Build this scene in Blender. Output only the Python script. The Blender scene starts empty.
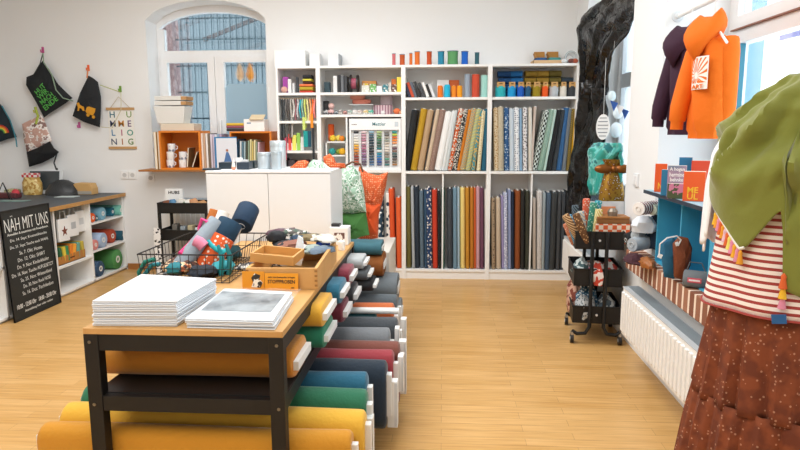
import bpy, bmesh, math, random
from mathutils import Vector, Matrix, Euler, noise
random.seed(7)
SC = bpy.context.scene; COL = SC.collection
# ------------------------------------------------------------ camera
FP, PITCH, YAW, ROLL, EYE = 628.33, .1507, .0685, -.0036, 1.4299
_F = Vector((-math.sin(YAW)*math.cos(PITCH), math.cos(YAW)*math.cos(PITCH), -math.sin(PITCH)))
_R0 = Vector((math.cos(YAW), math.sin(YAW), 0)); _U0 = _R0.cross(_F)
_R = _R0*math.cos(ROLL) + _U0*math.sin(ROLL); _U = -_R0*math.sin(ROLL) + _U0*math.cos(ROLL)
cd = bpy.data.cameras.new('camera'); cam = bpy.data.objects.new('camera', cd); COL.objects.link(cam)
cd.sensor_width = 36; cd.lens = FP/800*36; cd.clip_start = .05
cam.matrix_world = Matrix(((_R.x,_U.x,-_F.x,0),(_R.y,_U.y,-_F.y,0),(_R.z,_U.z,-_F.z,EYE),(0,0,0,1)))
SC.camera = cam
# ------------------------------------------------------------ world and light
w = bpy.data.worlds.new('world'); SC.world = w; w.use_nodes = True
wb = w.node_tree.nodes['Background']; wb.inputs[0].default_value = (.86,.94,1,1); wb.inputs[1].default_value = 2.6
def area(name, loc, rot, sx, sy, power, col=(1,1,1)):
    l = bpy.data.lights.new(name, 'AREA'); l.shape = 'RECTANGLE'; l.size = sx; l.size_y = sy; l.energy = power; l.color = col
    o = bpy.data.objects.new(name, l); COL.objects.link(o); o.location = loc; o.rotation_euler = rot; return o
area('overhead_fill', (-1.2,3.6,3.12), (0,0,0), 3.2, 2.6, 88, (.97,.99,1))  # unseen soft fill lamp, added overhead to brighten the room
area('overhead_fill', (-1.6,.2,3.12), (0,0,0), 3.0, 2.2, 62, (.97,.99,1))  # second added fill, out of view above the camera end
SC.view_settings.view_transform = 'Standard'; SC.view_settings.look = 'None'
SC.view_settings.exposure = 0.5; SC.view_settings.gamma = 1
# ------------------------------------------------------------ helpers
def at(x, y, X=None, Y=None, Z=None):
    """the point of the plane X=, Y= or Z= that pixel x, y of the photograph looks at"""
    d = _F + _R*((x-400)/FP) - _U*((y-225)/FP); O = Vector((0,0,EYE))
    i, v = (0,X) if X is not None else (1,Y) if Y is not None else (2,Z)
    return O + d*((v-O[i])/d[i])
def srgb(c):
    if isinstance(c, str): c = tuple(int(c[i:i+2],16)/255 for i in (0,2,4))
    return tuple((v/12.92 if v<=.04045 else ((v+.055)/1.055)**2.4) for v in c)+(1,)
_m = {}
def mat(c, rough=.6, metal=0, bump=0, bs=200, kind=None, c2=None, sc=20, sheen=0, emit=0, alpha=1, trans=0, c3=None, name=None, rot=0):
    key = (str(c),rough,metal,bump,bs,kind,str(c2),sc,sheen,emit,alpha,trans,str(c3),rot)
    if key in _m: return _m[key]
    m = bpy.data.materials.new(name or (kind or 'plain')+'_'+str(c)); m.use_nodes = True; nt = m.node_tree; N = nt.nodes; L = nt.links
    b = N['Principled BSDF']; b.inputs['Roughness'].default_value = rough; b.inputs['Metallic'].default_value = metal
    b.inputs['Base Color'].default_value = srgb(c)
    if sheen: b.inputs['Sheen Weight'].default_value = sheen
    if alpha < 1: b.inputs['Alpha'].default_value = alpha
    if trans: b.inputs['Transmission Weight'].default_value = trans
    if emit: b.inputs['Emission Color'].default_value = srgb(c); b.inputs['Emission Strength'].default_value = emit
    tc = N.new('ShaderNodeTexCoord'); co = tc.outputs['Object']
    if rot:
        mp = N.new('ShaderNodeMapping'); mp.inputs['Rotation'].default_value = (0,rot,rot); L.new(co, mp.inputs[0]); co = mp.outputs[0]
    if kind:
        a = srgb(c); d = srgb(c2 or 'ffffff'); ramp = N.new('ShaderNodeValToRGB'); ramp.color_ramp.interpolation = 'CONSTANT'
        e = ramp.color_ramp.elements; e[0].color = a; e[1].color = d
        if kind in ('dots','floral','terrazzo'):
            t = N.new('ShaderNodeTexVoronoi'); t.inputs['Scale'].default_value = sc
            t.inputs['Randomness'].default_value = {'dots':.35,'floral':.9,'terrazzo':1}[kind]
            L.new(co, t.inputs['Vector'])
            e[0].color = d; e[1].color = a; e[1].position = {'dots':.3,'floral':.38,'terrazzo':.45}[kind]
            if c3: q = e.new(.2); q.color = srgb(c3)
            L.new(t.outputs['Distance'], ramp.inputs[0])
        elif kind in ('stripes','hstripes','rings'):
            t = N.new('ShaderNodeTexWave'); t.inputs['Scale'].default_value = sc; t.bands_direction = 'Z' if kind=='hstripes' else 'X' if kind=='stripes' else 'Y'
            L.new(co, t.inputs['Vector']); e[1].position = .6; L.new(t.outputs['Fac'], ramp.inputs[0])
        elif kind == 'check':
            t = N.new('ShaderNodeTexChecker'); t.inputs['Scale'].default_value = sc; t.inputs['Color1'].default_value = a; t.inputs['Color2'].default_value = d
            L.new(co, t.inputs['Vector'])
        elif kind in ('camo','marble'):
            t = N.new('ShaderNodeTexNoise'); t.inputs['Scale'].default_value = sc; t.inputs['Detail'].default_value = 3 if kind=='camo' else 6
            L.new(co, t.inputs['Vector']); e[1].position = .5
            if kind=='marble': ramp.color_ramp.interpolation = 'LINEAR'; e[0].position = .35; e[1].position = .65
            if c3: q = e.new(.58); q.color = srgb(c3)
            L.new(t.outputs['Fac'], ramp.inputs[0])
        elif kind == 'multi':
            t = N.new('ShaderNodeTexVoronoi'); t.inputs['Scale'].default_value = sc; L.new(co, t.inputs['Vector'])
            sp = N.new('ShaderNodeSeparateColor'); L.new(t.outputs['Color'], sp.inputs[0])
            q = e.new(.35); q.color = srgb(c3 or 'ffffff'); e[2].position = .7; L.new(sp.outputs[0], ramp.inputs[0])
        L.new(t.outputs['Color'] if kind=='check' else ramp.outputs[0], b.inputs['Base Color'])
    if bump:
        n = N.new('ShaderNodeTexNoise'); n.inputs['Scale'].default_value = bs; n.inputs['Detail'].default_value = 3; L.new(co, n.inputs['Vector'])
        bp = N.new('ShaderNodeBump'); bp.inputs['Strength'].default_value = bump; bp.inputs['Distance'].default_value = .01
        L.new(n.outputs['Fac'], bp.inputs['Height']); L.new(bp.outputs[0], b.inputs['Normal'])
    _m[key] = m; return m
def fab(c, **k):
    k.setdefault('rough',.85); k.setdefault('bump',.25); k.setdefault('bs',60); return mat(c, **k)
class MB:
    """collects shapes and links them as ONE mesh object"""
    def __init__(s, M=None): s.v=[]; s.f=[]; s.M = M or Matrix()
    def add(s, vs, fs):
        n=len(s.v); s.v += [s.M@Vector(v) for v in vs]; s.f += [tuple(n+i for i in f) for f in fs]; return s
    def box(s, c, d, r=None):
        c=Vector(c); vs=[Vector((x*d[0]/2,y*d[1]/2,z*d[2]/2)) for x in(-1,1) for y in(-1,1) for z in(-1,1)]
        if r: R=Euler(r).to_matrix(); vs=[R@v for v in vs]
        return s.add([v+c for v in vs],[(0,1,3,2),(4,6,7,5),(0,4,5,1),(2,3,7,6),(0,2,6,4),(1,5,7,3)])
    def b2(s, a, b): return s.box([(a[i]+b[i])/2 for i in range(3)],[abs(b[i]-a[i]) for i in range(3)])
    def rings(s, rs, cap=True, closed=True):
        n=len(rs[0]); vs=[p for r in rs for p in r]; fs=[]
        for i in range(len(rs)-1):
            for j in range(n if closed else n-1):
                k=(j+1)%n; fs.append((i*n+j,i*n+k,(i+1)*n+k,(i+1)*n+j))
        if cap and closed: fs.append(tuple(reversed(range(n)))); fs.append(tuple((len(rs)-1)*n+j for j in range(n)))
        return s.add(vs,fs)
    def tube(s, pts, r, seg=8, cap=True):
        pts=[Vector(p) for p in pts]; rr=r if isinstance(r,(list,tuple)) else [r]*len(pts); out=[]; pn=None
        for i,p in enumerate(pts):
            t=((pts[min(i+1,len(pts)-1)]-pts[max(i-1,0)])).normalized()
            if pn is None: pn = t.orthogonal().normalized()
            else: pn=(pn-t*pn.dot(t)); pn = pn.normalized() if pn.length>1e-6 else t.orthogonal().normalized()
            bn=t.cross(pn); out.append([p+(pn*math.cos(a)+bn*math.sin(a))*rr[i] for a in [2*math.pi*k/seg for k in range(seg)]])
        return s.rings(out,cap)
    def lathe(s, prof, c=(0,0,0), seg=20, sy=1, cap=True):
        c=Vector(c); return s.rings([[c+Vector((r*math.cos(a),r*sy*math.sin(a),z)) for a in [2*math.pi*k/seg for k in range(seg)]] for r,z in prof],cap)
    def ball(s, c, r, seg=10, sx=1, sy=1, sz=1):
        pr=[(max(math.sin(math.pi*i/8),.02),-math.cos(math.pi*i/8)) for i in range(9)]; c=Vector(c)
        return s.rings([[c+Vector((a*r*sx*math.cos(t),a*r*sy*math.sin(t),z*r*sz)) for t in [2*math.pi*k/seg for k in range(seg)]] for a,z in pr])
    def prism(s, poly, o, ux, uy, un, th):
        o=Vector(o);ux=Vector(ux);uy=Vector(uy);un=Vector(un); return s.rings([[o+ux*a+uy*b+un*k for a,b in poly] for k in (0,th)])
    def grid(s, fn, nu, nv):
        vs=[fn(i/nu,j/nv) for j in range(nv+1) for i in range(nu+1)]; n=nu+1
        return s.add(vs,[(j*n+i,j*n+i+1,(j+1)*n+i+1,(j+1)*n+i) for j in range(nv) for i in range(nu)])
    def build(s, name, m, parent=None, smooth=False, bevel=0, solid=0, sub=0, loc=None):
        me=bpy.data.meshes.new(name); me.from_pydata([tuple(v) for v in s.v],[],s.f); me.validate()
        bm=bmesh.new(); bm.from_mesh(me); bmesh.ops.recalc_face_normals(bm, faces=bm.faces)
        if bevel:
            es=[e for e in bm.edges if len(e.link_faces)==2 and e.calc_face_angle(0)>.6]
            bmesh.ops.bevel(bm, geom=es, offset=bevel, segments=2, affect='EDGES', profile=.5)
        bm.to_mesh(me); bm.free()
        if smooth:
            for p in me.polygons: p.use_smooth=True
            try: me.set_sharp_from_angle(angle=math.radians(45))
            except Exception: pass
        me.materials.append(m); o=bpy.data.objects.new(name, me); COL.objects.link(o)
        if parent: o.parent=parent
        if loc: o.location=loc
        if solid: md=o.modifiers.new('solid','SOLIDIFY'); md.thickness=solid; md.offset=0
        if sub: md=o.modifiers.new('sub','SUBSURF'); md.levels=sub; md.render_levels=sub
        return o
def tag(o, label, cat, group=None):
    o['label']=label; o['category']=cat
    if group: o['group']=group
    return o
def thing(name, label, cat, loc=(0,0,0), rz=0, group=None, rot=None):
    o=bpy.data.objects.new(name,None); COL.objects.link(o); o.location=loc; o.rotation_euler=rot or (0,0,rz); o.empty_display_size=.05
    return tag(o,label,cat,group)
def struct(o): o['kind']='structure'; return o
def B(name, a, b, m, parent=None, bevel=0, **k): return MB().b2(a,b).build(name,m,parent,bevel=bevel,**k)
def own(o, c):
    """move a mesh object's origin to c, geometry stays"""
    c=Vector(c); o.data.transform(Matrix.Translation(-c)); o.location=o.location+c; return o
def text(name, body, m, parent, width=None, height=None, M=None, depth=.0008, align='CENTER', bold=0):
    cu=bpy.data.curves.new(name,'FONT'); cu.body=body; cu.align_x=align; cu.align_y='CENTER'; cu.extrude=depth; cu.resolution_u=2; cu.offset=bold
    t=bpy.data.objects.new(name,cu); COL.objects.link(t); dg=bpy.context.evaluated_depsgraph_get(); dg.update()
    me=bpy.data.meshes.new_from_object(t.evaluated_get(dg)); bpy.data.objects.remove(t); bpy.data.curves.remove(cu)
    xs=[v.co.x for v in me.vertices]; ys=[v.co.y for v in me.vertices]
    if not xs: return None
    W=max(xs)-min(xs); H=max(ys)-min(ys)
    fx=(width/W) if width else None; fy=(height/H) if height else None
    fx=fx or fy; fy=fy or fx
    cx = (max(xs)+min(xs))/2 if align=='CENTER' else min(xs); cy=(max(ys)+min(ys))/2
    for v in me.vertices: v.co.x=(v.co.x-cx)*fx; v.co.y=(v.co.y-cy)*fy
    if M: me.transform(M)
    me.materials.clear(); me.materials.append(m); o=bpy.data.objects.new(name,me); COL.objects.link(o); o.parent=parent; return o
def frameM(o, x, y):
    """matrix whose X axis is x, Y axis is y at origin o"""
    x=Vector(x).normalized(); y=Vector(y).normalized(); z=x.cross(y).normalized(); y=z.cross(x)
    return Matrix(((x.x,y.x,z.x,o[0]),(x.y,y.y,z.y,o[1]),(x.z,y.z,z.z,o[2]),(0,0,0,1)))
def stadium(w, t, n=6):
    r=min(w,t)/2; pts=[]
    if w>=t:
        for k in range(n+1): a=-math.pi/2+math.pi*k/n; pts.append((w/2-r+r*math.cos(a), r*math.sin(a)))
        for k in range(n+1): a=math.pi/2+math.pi*k/n; pts.append((-w/2+r+r*math.cos(a), r*math.sin(a)))
    else:
        for k in range(n+1): a=math.pi*k/n; pts.append((r*math.cos(a), t/2-r+r*math.sin(a)))
        for k in range(n+1): a=math.pi+math.pi*k/n; pts.append((r*math.cos(a), -t/2+r+r*math.sin(a)))
    return pts
WHITE=mat('f4f4f2',.45); CARD=mat('e9e7e2',.7); BLACKM=mat('0b0b0c',.55); WOOD=mat('c9995c',.5); GREYC=mat('cfd2d3',.6)
def bolt(name, label, group, p0, p1, w, t, m, wdir=(0,1,0), core=None, corem=None, ext=.012, cat='fabric bolt', wave=0):
    """fabric wound on a flat board from p0 to p1; w across wdir, t the other way"""
    p0=Vector(p0); p1=Vector(p1); ax=(p1-p0); Ln=ax.length; M=frameM(p0, Vector(wdir), ax); M=M@Matrix.Rotation(math.radians(0),4,'Z')
    # local: X = width, Y = along axis, Z = thickness
    mb=MB(); rs=[]; ph=random.random()*6
    for f,k in ((0,.9),(.008,.985),(.02,1),(.25,1),(.5,1),(.75,1),(.98,1),(.992,.985),(1,.9)):
        rs.append([Vector((a*k+wave*math.sin(f*7+ph), f*Ln, b*(k if k<1 else 1+.02*math.sin(f*9+ph+a*30)))) for a,b in stadium(w,t)])
    mb.rings(rs); o=mb.build(name, m, None, smooth=True); o.matrix_world=M; tag(o,label,cat,group)
    if core is not None:
        MB().box((0,Ln*.5,0),(w*(.62 if core==1 else core),Ln+2*ext,max(t*.3,.008))).build('board', corem or CARD, o, bevel=.001)
    return o
def roll(name, label, group, p0, p1, r, m, core=True, cat='fabric roll', corem=None):
    p0=Vector(p0); p1=Vector(p1); ax=p1-p0; L=ax.length; q=ax.to_track_quat('Z','Y')
    o=MB().lathe([(r*.94,0),(r,.004),(r,L*.5),(r*.99,L-.004),(r*.94,L)]).build(name,m,None,smooth=True); o.location=p0; o.rotation_mode='QUATERNION'; o.rotation_quaternion=q
    tag(o,label,cat,group)
    if core: MB().lathe([(r*.36,-.004),(r*.36,L+.004),(r*.2,L+.004),(r*.2,L-.01),(.0005,L-.01)],cap=False).build('tube',corem or CARD,o,smooth=True)
    return o
# ------------------------------------------------------------ room shell
WX, BY, CEIL, LX, FY = 1.25, 6.22, 3.2, -5.6, -2.2
wallm = mat('eff0f0', .9, bump=.05, bs=90, name='wall_paint')
def floor_mat():
    m=bpy.data.materials.new('oak_floor'); m.use_nodes=True; nt=m.node_tree; N=nt.nodes; L=nt.links; b=N['Principled BSDF']
    tc=N.new('ShaderNodeTexCoord'); br=N.new('ShaderNodeTexBrick'); br.offset=.37; br.offset_frequency=2
    br.inputs['Scale'].default_value=1; br.inputs['Brick Width'].default_value=.62; br.inputs['Row Height'].default_value=.068
    br.inputs['Mortar Size'].default_value=.0009; br.inputs['Mortar'].default_value=srgb('75502a')
    br.inputs['Color1'].default_value=srgb('c4934f'); br.inputs['Color2'].default_value=srgb('d9ad6f'); br.inputs['Bias'].default_value=.1
    L.new(tc.outputs['Object'],br.inputs['Vector'])
    mp=N.new('ShaderNodeMapping'); mp.inputs['Scale'].default_value=(1.3,22,1); L.new(tc.outputs['Object'],mp.inputs[0])
    no=N.new('ShaderNodeTexNoise'); no.inputs['Scale'].default_value=3; no.inputs['Detail'].default_value=5; L.new(mp.outputs[0],no.inputs['Vector'])
    rp=N.new('ShaderNodeValToRGB'); rp.color_ramp.elements[0].color=srgb('b38245'); rp.color_ramp.elements[1].color=srgb('e6bd80'); rp.color_ramp.elements[0].position=.3; rp.color_ramp.elements[1].position=.72
    L.new(no.outputs['Fac'],rp.inputs[0]); mx=N.new('ShaderNodeMix'); mx.data_type='RGBA'; mx.inputs[0].default_value=.45
    L.new(br.outputs['Color'],mx.inputs[6]); L.new(rp.outputs[0],mx.inputs[7]); L.new(mx.outputs[2],b.inputs['Base Color'])
    b.inputs['Roughness'].default_value=.33; b.inputs['Specular IOR Level'].default_value=.4; return m
struct(B('floor',(LX,FY,-.1),(WX+.6,BY+.4,0),floor_mat()))
struct(B('ceiling',(LX,FY,CEIL),(WX+.6,BY+.4,CEIL+.1),wallm))
struct(B('wall_left',(LX-.1,FY,0),(LX,BY+.4,CEIL),wallm))
struct(B('wall_front',(LX-.1,FY-.1,0),(WX+.6,FY,CEIL),wallm))
# back wall with the arched window recess
WB0,WB1,WZ0,SPR,APX,WD = -2.93,-1.73,1.06,2.43,2.68,.36
def arch(u): return SPR+(APX-SPR)*math.sqrt(max(0,1-(2*u-1)**2*.92)) - (APX-SPR)*math.sqrt(.08)*(1-math.sqrt(max(0,1-(2*u-1)**2)))*0
mb=MB(); mb.b2((LX,BY,0),(WB0,BY+WD,CEIL)); mb.b2((WB1,BY,0),(WX+.6,BY+WD,CEIL)); mb.b2((WB0,BY,0),(WB1,BY+WD,WZ0))
n=16
for i in range(n):
    u0,u1=i/n,(i+1)/n; x0=WB0+(WB1-WB0)*u0; x1=WB0+(WB1-WB0)*u1
    z0,z1=arch(u0),arch(u1)
    mb.add([(x0,BY,z0),(x1,BY,z1),(x1,BY,CEIL),(x0,BY,CEIL),(x0,BY+WD,z0),(x1,BY+WD,z1),(x1,BY+WD,CEIL),(x0,BY+WD,CEIL)],[(0,1,2,3),(4,5,6,7),(0,1,5,4),(2,3,7,6)])
struct(mb.build('wall_back',wallm))
# right wall: far window recess y 4.40..5.85, near window recess y 1.0..3.78
WT=.40
def right_wall():
    mb=MB(); 
    mb.b2((WX,5.85,0),(WX+WT,BY,CEIL)); mb.b2((WX,3.78,0),(WX+WT,4.40,CEIL)); mb.b2((WX,FY,0),(WX+WT,1.0,CEIL))
    mb.b2((WX,4.40,0),(WX+WT,5.85,.84)); mb.b2((WX,1.0,0),(WX+WT,3.78,.565))
    mb.b2((WX,1.0,2.75),(WX+WT,3.78,CEIL))
    n=14
    for i in range(n):
        u0,u1=i/n,(i+1)/n; y0=4.40+1.45*u0; y1=4.40+1.45*u1; f=lambda u: 2.35+.45*math.sqrt(max(0,1-(2*u-1)**2))
        a,b=f(u0),f(u1)
        mb.add([(WX,y0,a),(WX,y1,b),(WX,y1,CEIL),(WX,y0,CEIL),(WX+WT,y0,a),(WX+WT,y1,b),(WX+WT,y1,CEIL),(WX+WT,y0,CEIL)],[(0,1,2,3),(4,5,6,7),(0,1,5,4),(2,3,7,6)])
    return struct(mb.build('wall_right',wallm))
right_wall()
struct(B('baseboard_back',(-3.27,BY-.016,0),(-1.6,BY,.06),mat('a9703a',.5)))
# ---- back window
frm=mat('f2f3f4',.4); glass=mat('dff3f6',.03,trans=1,alpha=.28,name='glass')
def window_thing(n): 
    o=bpy.data.objects.new('window_%d'%n,None); COL.objects.link(o); return struct(o)
w1=window_thing(1); w1.location=(0,0,0)
yb=6.46
mb=MB()
for a,b in (((WB0,yb,WZ0),(WB0+.075,yb+.06,2.45)),((WB1-.03,yb,WZ0),(WB1,yb+.06,2.45)),((WB0+.075,yb+.002,2.13),(WB1-.03,yb+.058,2.235)),((WB0+.075,yb+.002,WZ0),(WB1-.03,yb+.058,1.12))): mb.b2(a,b)
for i in range(n):
    u0,u1=i/n,(i+1)/n; x0=WB0+(WB1-WB0)*u0; x1=WB0+(WB1-WB0)*u1; z0,z1=arch(u0),arch(u1)
    mb.rings([[(x0,yb,z0-.07),(x0,yb+.06,z0-.07),(x0,yb+.06,z0+.01),(x0,yb,z0+.01)],[(x1,yb,z1-.07),(x1,yb+.06,z1-.07),(x1,yb+.06,z1+.01),(x1,yb,z1+.01)]])
mb.build('window_frame',frm,w1)
for sx0,gx0,gx1,sx1 in ((WB0+.04,-2.83,-2.405,-2.332),(-2.328,-2.237,-1.80,WB1-.005)):
    mb=MB(); mb.b2((sx0,yb-.03,1.12),(gx0,yb+.03,2.17)); mb.b2((gx1,yb-.03,1.12),(sx1,yb+.03,2.17)); mb.b2((gx0,yb-.03,1.12),(gx1,yb+.03,1.20)); mb.b2((gx0,yb-.03,2.115),(gx1,yb+.03,2.17))
    s=mb.build('sash',frm,w1); B('glass_pane',(gx0-.004,yb,1.196),(gx1+.004,yb+.006,2.12),glass,s)
B('glass_pane',(WB0+.07,yb+.02,2.23),(WB1-.03,yb+.026,2.60),glass,w1)
mb=MB(); mb.box((-2.283,yb-.045,1.50),(.022,.03,.07)); mb.box((-2.283,yb-.065,1.46),(.018,.02,.14)); mb.build('window_handle',mat('fafafa',.3),w1,bevel=.004)
# frosted film on the right sash, notched corners
x0,x1=-2.235,-1.803
mb=MB(); mb.prism([(x0,1.2),(x1,1.2),(x1,1.86),(x1-.03,1.90),(x0+.03,1.90),(x0,1.86)],(0,yb-.002,0),(1,0,0),(0,0,1),(0,1,0),-.002); 
o=mb.build('privacy_film',mat('9fbdd0',.7),w1)
# grille outside (bars)
g=MB(); yg=6.85
for i in range(24):
    x=-3.05+i*.068; g.tube([(x,yg,.9),(x+.012,yg,2.75)],.006,5)
for z in (1.28,1.56,1.84,2.12,2.40,2.62): g.b2((-3.1,yg-.005,z-.008),(-1.4,yg+.005,z+.008))
struct(g.build('trim_1',mat('26424e',.6)))
# buildings beyond
fac=thing('neighbouring_building','blue grey corrugated facade with pink brick pier seen through the arched back window','building',(-2.3,9.4,0))
B('facade_wall',(-3.6,0,-1),(3.6,.3,4.2),mat('647076',.8,kind='stripes',c2='717e84',sc=7),fac)
B('brick_pier',(-.95,-2.78,.5),(-.6,-2.46,3.2),mat('9a7a78',.9,kind='terrazzo',c2='b79c98',sc=14),fac)
mb=MB(); mb.box((.3,-.3,3.35),(1.9,.06,.16),(0,0,0)); mb.box((.1,-.35,3.15),(2.6,.06,.05),(0,-.35,0)); mb.build('roof_edge',mat('4e3c38',.8),fac)
MB().box((.9,-.28,3.5),(2.2,.05,.5)).build('upper_brickwork',mat('96707a',.9),fac)
MB().box((.75,-.34,3.13),(1.6,.05,.07)).build('gutter',mat('a9c0c8',.5),fac)
# ornaments seen above the privacy film
for i,(px,c,lab) in enumerate(((240,'e9b98a','pale peach glass teardrop hanging behind the right back-window pane'),(250,'e8922e','orange glass teardrop hanging behind the right back-window pane'))):
    p=at(px,72,Y=6.60); o=MB().lathe([(.003,-.1),(.035,-.06),(.04,-.02),(.022,.05),(.003,.1)]).build('glass_ornament',mat(c,.3),smooth=True); o.location=p; tag(o,lab,'ornament')
    MB().tube([(0,0,.1),(0,0,.35)],.002,4).build('cord',BLACKM,o)
# ---- far right window
w2=window_thing(2); xr=1.55
mb=MB(); mb.b2((xr,4.40,.84),(xr+.07,4.52,2.6)); mb.b2((xr,5.73,.84),(xr+.07,5.85,2.6)); mb.b2((xr+.002,4.52,1.78),(xr+.068,5.73,1.9)); mb.b2((xr+.002,4.52,.84),(xr+.068,5.73,.95)); mb.b2((xr+.001,5.09,.95),(xr+.069,5.16,1.78)); mb.b2((xr+.001,5.09,1.9),(xr+.069,5.16,2.55))
mb.b2((xr+.002,4.52,2.55),(xr+.068,5.73,2.72)); mb.build('window_frame',mat('c9cfd3',.45),w2)
B('glass_pane',(xr+.03,4.45,.9),(xr+.036,5.8,2.7),glass,w2)
# ---- near right window
w3=window_thing(3); xn=1.60
mb=MB(); mb.b2((xn,3.68,.57),(xn+.07,3.78,2.75)); mb.b2((xn-.01,1.08,1.885),(xn+.068,3.68,2.03)); mb.b2((xn+.002,1.08,.684),(xn+.068,3.68,.74)); mb.b2((xn+.002,1.08,2.65),(xn+.068,3.68,2.75)); mb.b2((xn,1.0,.684),(xn+.07,1.08,2.75))
mb.build('window_frame',mat('e9e6e4',.35),w3)
mb=MB(); mb.b2((xn-.025,1.05,1.955),(xn-.01,3.70,1.963)); mb.build('transom_groove',mat('8b5a44',.6),w3)
B('glass_pane',(xn+.03,1.08,.7),(xn+.036,3.68,1.885),glass,w3)
B('glass_pane',(xn+.03,1.08,2.03),(xn+.036,3.68,2.65),glass,w3)
mb=MB(); mb.b2((xn-.012,3.62,.70),(xn+.03,3.68,1.885)); mb.build('sash_edge',mat('2f7f97',.4),w3,bevel=.003)
# street outside the right windows
st=thing('white_facade','white facade with small dark windows across the street, beyond the right window','building',(5.2,5.0,0))
B('facade_wall',(0,-6,-1),(.3,4.5,3.1),mat('f7fbff',.8),st)
for i in range(6):
    for j in range(3):
        q=B('window',(-.03,-4+i*1.1,.7+j*.75),(0,-3.65+i*1.1,1.1+j*.75),mat('8fb2c4',.3),st)
bl=thing('turquoise_facade','turquoise glass facade seen through the far right window','building',(4.6,10.5,0))
B('facade_wall',(-2.5,0,-1),(.4,3,5),mat('1f6a84',.5),bl)
for i in range(5): B('facade_rib',(-2.5+i*.6,-.06,-1),(-2.42+i*.6,0,5),mat('0f3c4c',.5),bl)
aw=thing('purple_awning','small purple banner hanging outside at the top right of the near window','banner',at(790,30,X=2.6))
aw.location=at(795,28,X=2.4); B('cloth',(-.01,-.25,-.06),(.01,.18,.12),mat('6a3f9a',.7),aw)
# brick ledge under the near window
def brick_mat(a,b,name):
    m=mat(a,.9,bump=.4,bs=80,kind=None,name=name); return m
sill=MB(); grout=B('brick_grout',(1.1512,1.25,.572),(1.25,3.955,.682),mat('f0dac6',.95))
tag(grout,'pale mortar bed holding the row of bricks under the near window','ledge')
cols=['8d5a42','99664d','84503b','a57156','9a6850']
led=thing('brick_ledge','row of upright red brown bricks forming the ledge over the near radiator','ledge',(1.15,1.25,.566))
grout.parent=led; grout.matrix_parent_inverse=Matrix.Translation((-1.15,-1.25,-.566))
for k in ('label','category'): del grout[k]
for i in range(37):
    y=.012+i*.0735; dd=.098 if y+1.25+.06>3.78 else .44; MB().box((dd/2,y+.024,.06),(dd,.054,.116)).build('brick',mat(cols[i%5],.9,bump=.35,bs=90),led,bevel=.004)
# rod + light switch + sockets
p0=Vector((1.315,3.78,2.055))
rod=thing('clothes_rod','white clothes rod running along the near window recess above the hoodies','rod',(1.315,3.78,2.055))
MB().tube([(0,0,0),(0,-2.76,.0)],.014,12).build('bar',WHITE,rod,smooth=True); MB().lathe([(.032,0),(.03,.012),(.018,.016),(.018,.04)]).build('flange',mat('d9dee2',.35),rod,smooth=True).rotation_euler=(math.radians(90),0,0)
sw=thing('light_switch','white square light switch on the pillar between the two right windows','switch',at(637,180,X=WX)); MB().box((-.006,0,0),(.012,.085,.085)).build('plate',mat('e6e8ea',.4),sw,bevel=.003); MB().box((-.014,0,0),(.006,.06,.06)).build('rocker',mat('f6f6f6',.35),sw,bevel=.002)
so=thing('double_socket','white double wall socket above the far end of the dark counter','socket',at(129,175,Y=BY)); so.location.y=BY
for dx in(-.042,.042):
    q=MB().box((dx,-.006,0),(.08,.012,.08)).build('plate',mat('f4f4f4',.4),so,bevel=.003); MB().tube([(dx,-.0135,0),(dx,-.011,0)],.022,16).build('socket_hole',mat('c9c9c9',.5),q)
so=thing('wall_socket','white single wall socket on the wall left of the black trolley','socket',at(134,175,Y=BY)); so.location=at(168,178,Y=BY); so.location.x=-3.02+.05; MB().box((0,-.006,0),(.08,.012,.08)).build('plate',mat('f4f4f4',.4),so,bevel=.003)
MB().tube([(0,-.0135,0),(0,-.011,0)],.022,16).build('socket_hole',mat('c9c9c9',.5),so)
# ------------------------------------------------------------ radiators
def radiator(loc, L, label, H=.29):
    t=thing('radiator',label,'radiator',loc)  # extends +Y by L, front at x=0, depth .11 towards +X
    mb=MB(); nr=int(L/.05)
    mb.b2((.008,0,0),(.02,L,H))
    for i in range(nr):
        y=(i+.5)*L/nr; mb.box((.004,y,H/2),(.016,L/nr*.6,H-.05))
    mb.build('front_panel',WHITE,t,bevel=.003)
    B('side_cover',(.02,0,0),(.11,.006,H),WHITE,t); B('side_cover',(.02,L-.006,0),(.11,L,H),WHITE,t)
    mb=MB(); mb.b2((.004,0,H),(.11,L,H+.004)); 
    mb.build('top_grille',mat('c5cdd2',.5),t)
    sl=MB()
    for k in range(int(L/.012)): sl.b2((.035,.01+k*.012,H+.004),(.1,.015+k*.012,H+.007))
    sl.build('grille_slat',mat('9aa5ac',.6),t)
    B('back_panel',(.09,.01,.01),(.105,L-.01,H-.01),WHITE,t)
    B('wall_bracket',(.105,.2,.05),(.16,.24,H-.05),WHITE,t); B('wall_bracket',(.105,L-.24,.05),(.16,L-.2,H-.05),WHITE,t)
    return t
radiator((1.09,2.2,.19),1.60,'white panel radiator below the brick ledge at the right')
radiator((1.09,4.55,.16),1.15,'white panel radiator behind the black trolley below the far right window',.31)
r3=radiator((0,0,0),1.0,'white ribbed radiator on the back wall behind the loaded black trolley',.55); r3.rotation_euler=(0,0,math.radians(90)); r3.location=(-1.75,BY-.165,.2)
r3.rotation_euler=(0,0,math.radians(90))
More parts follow.
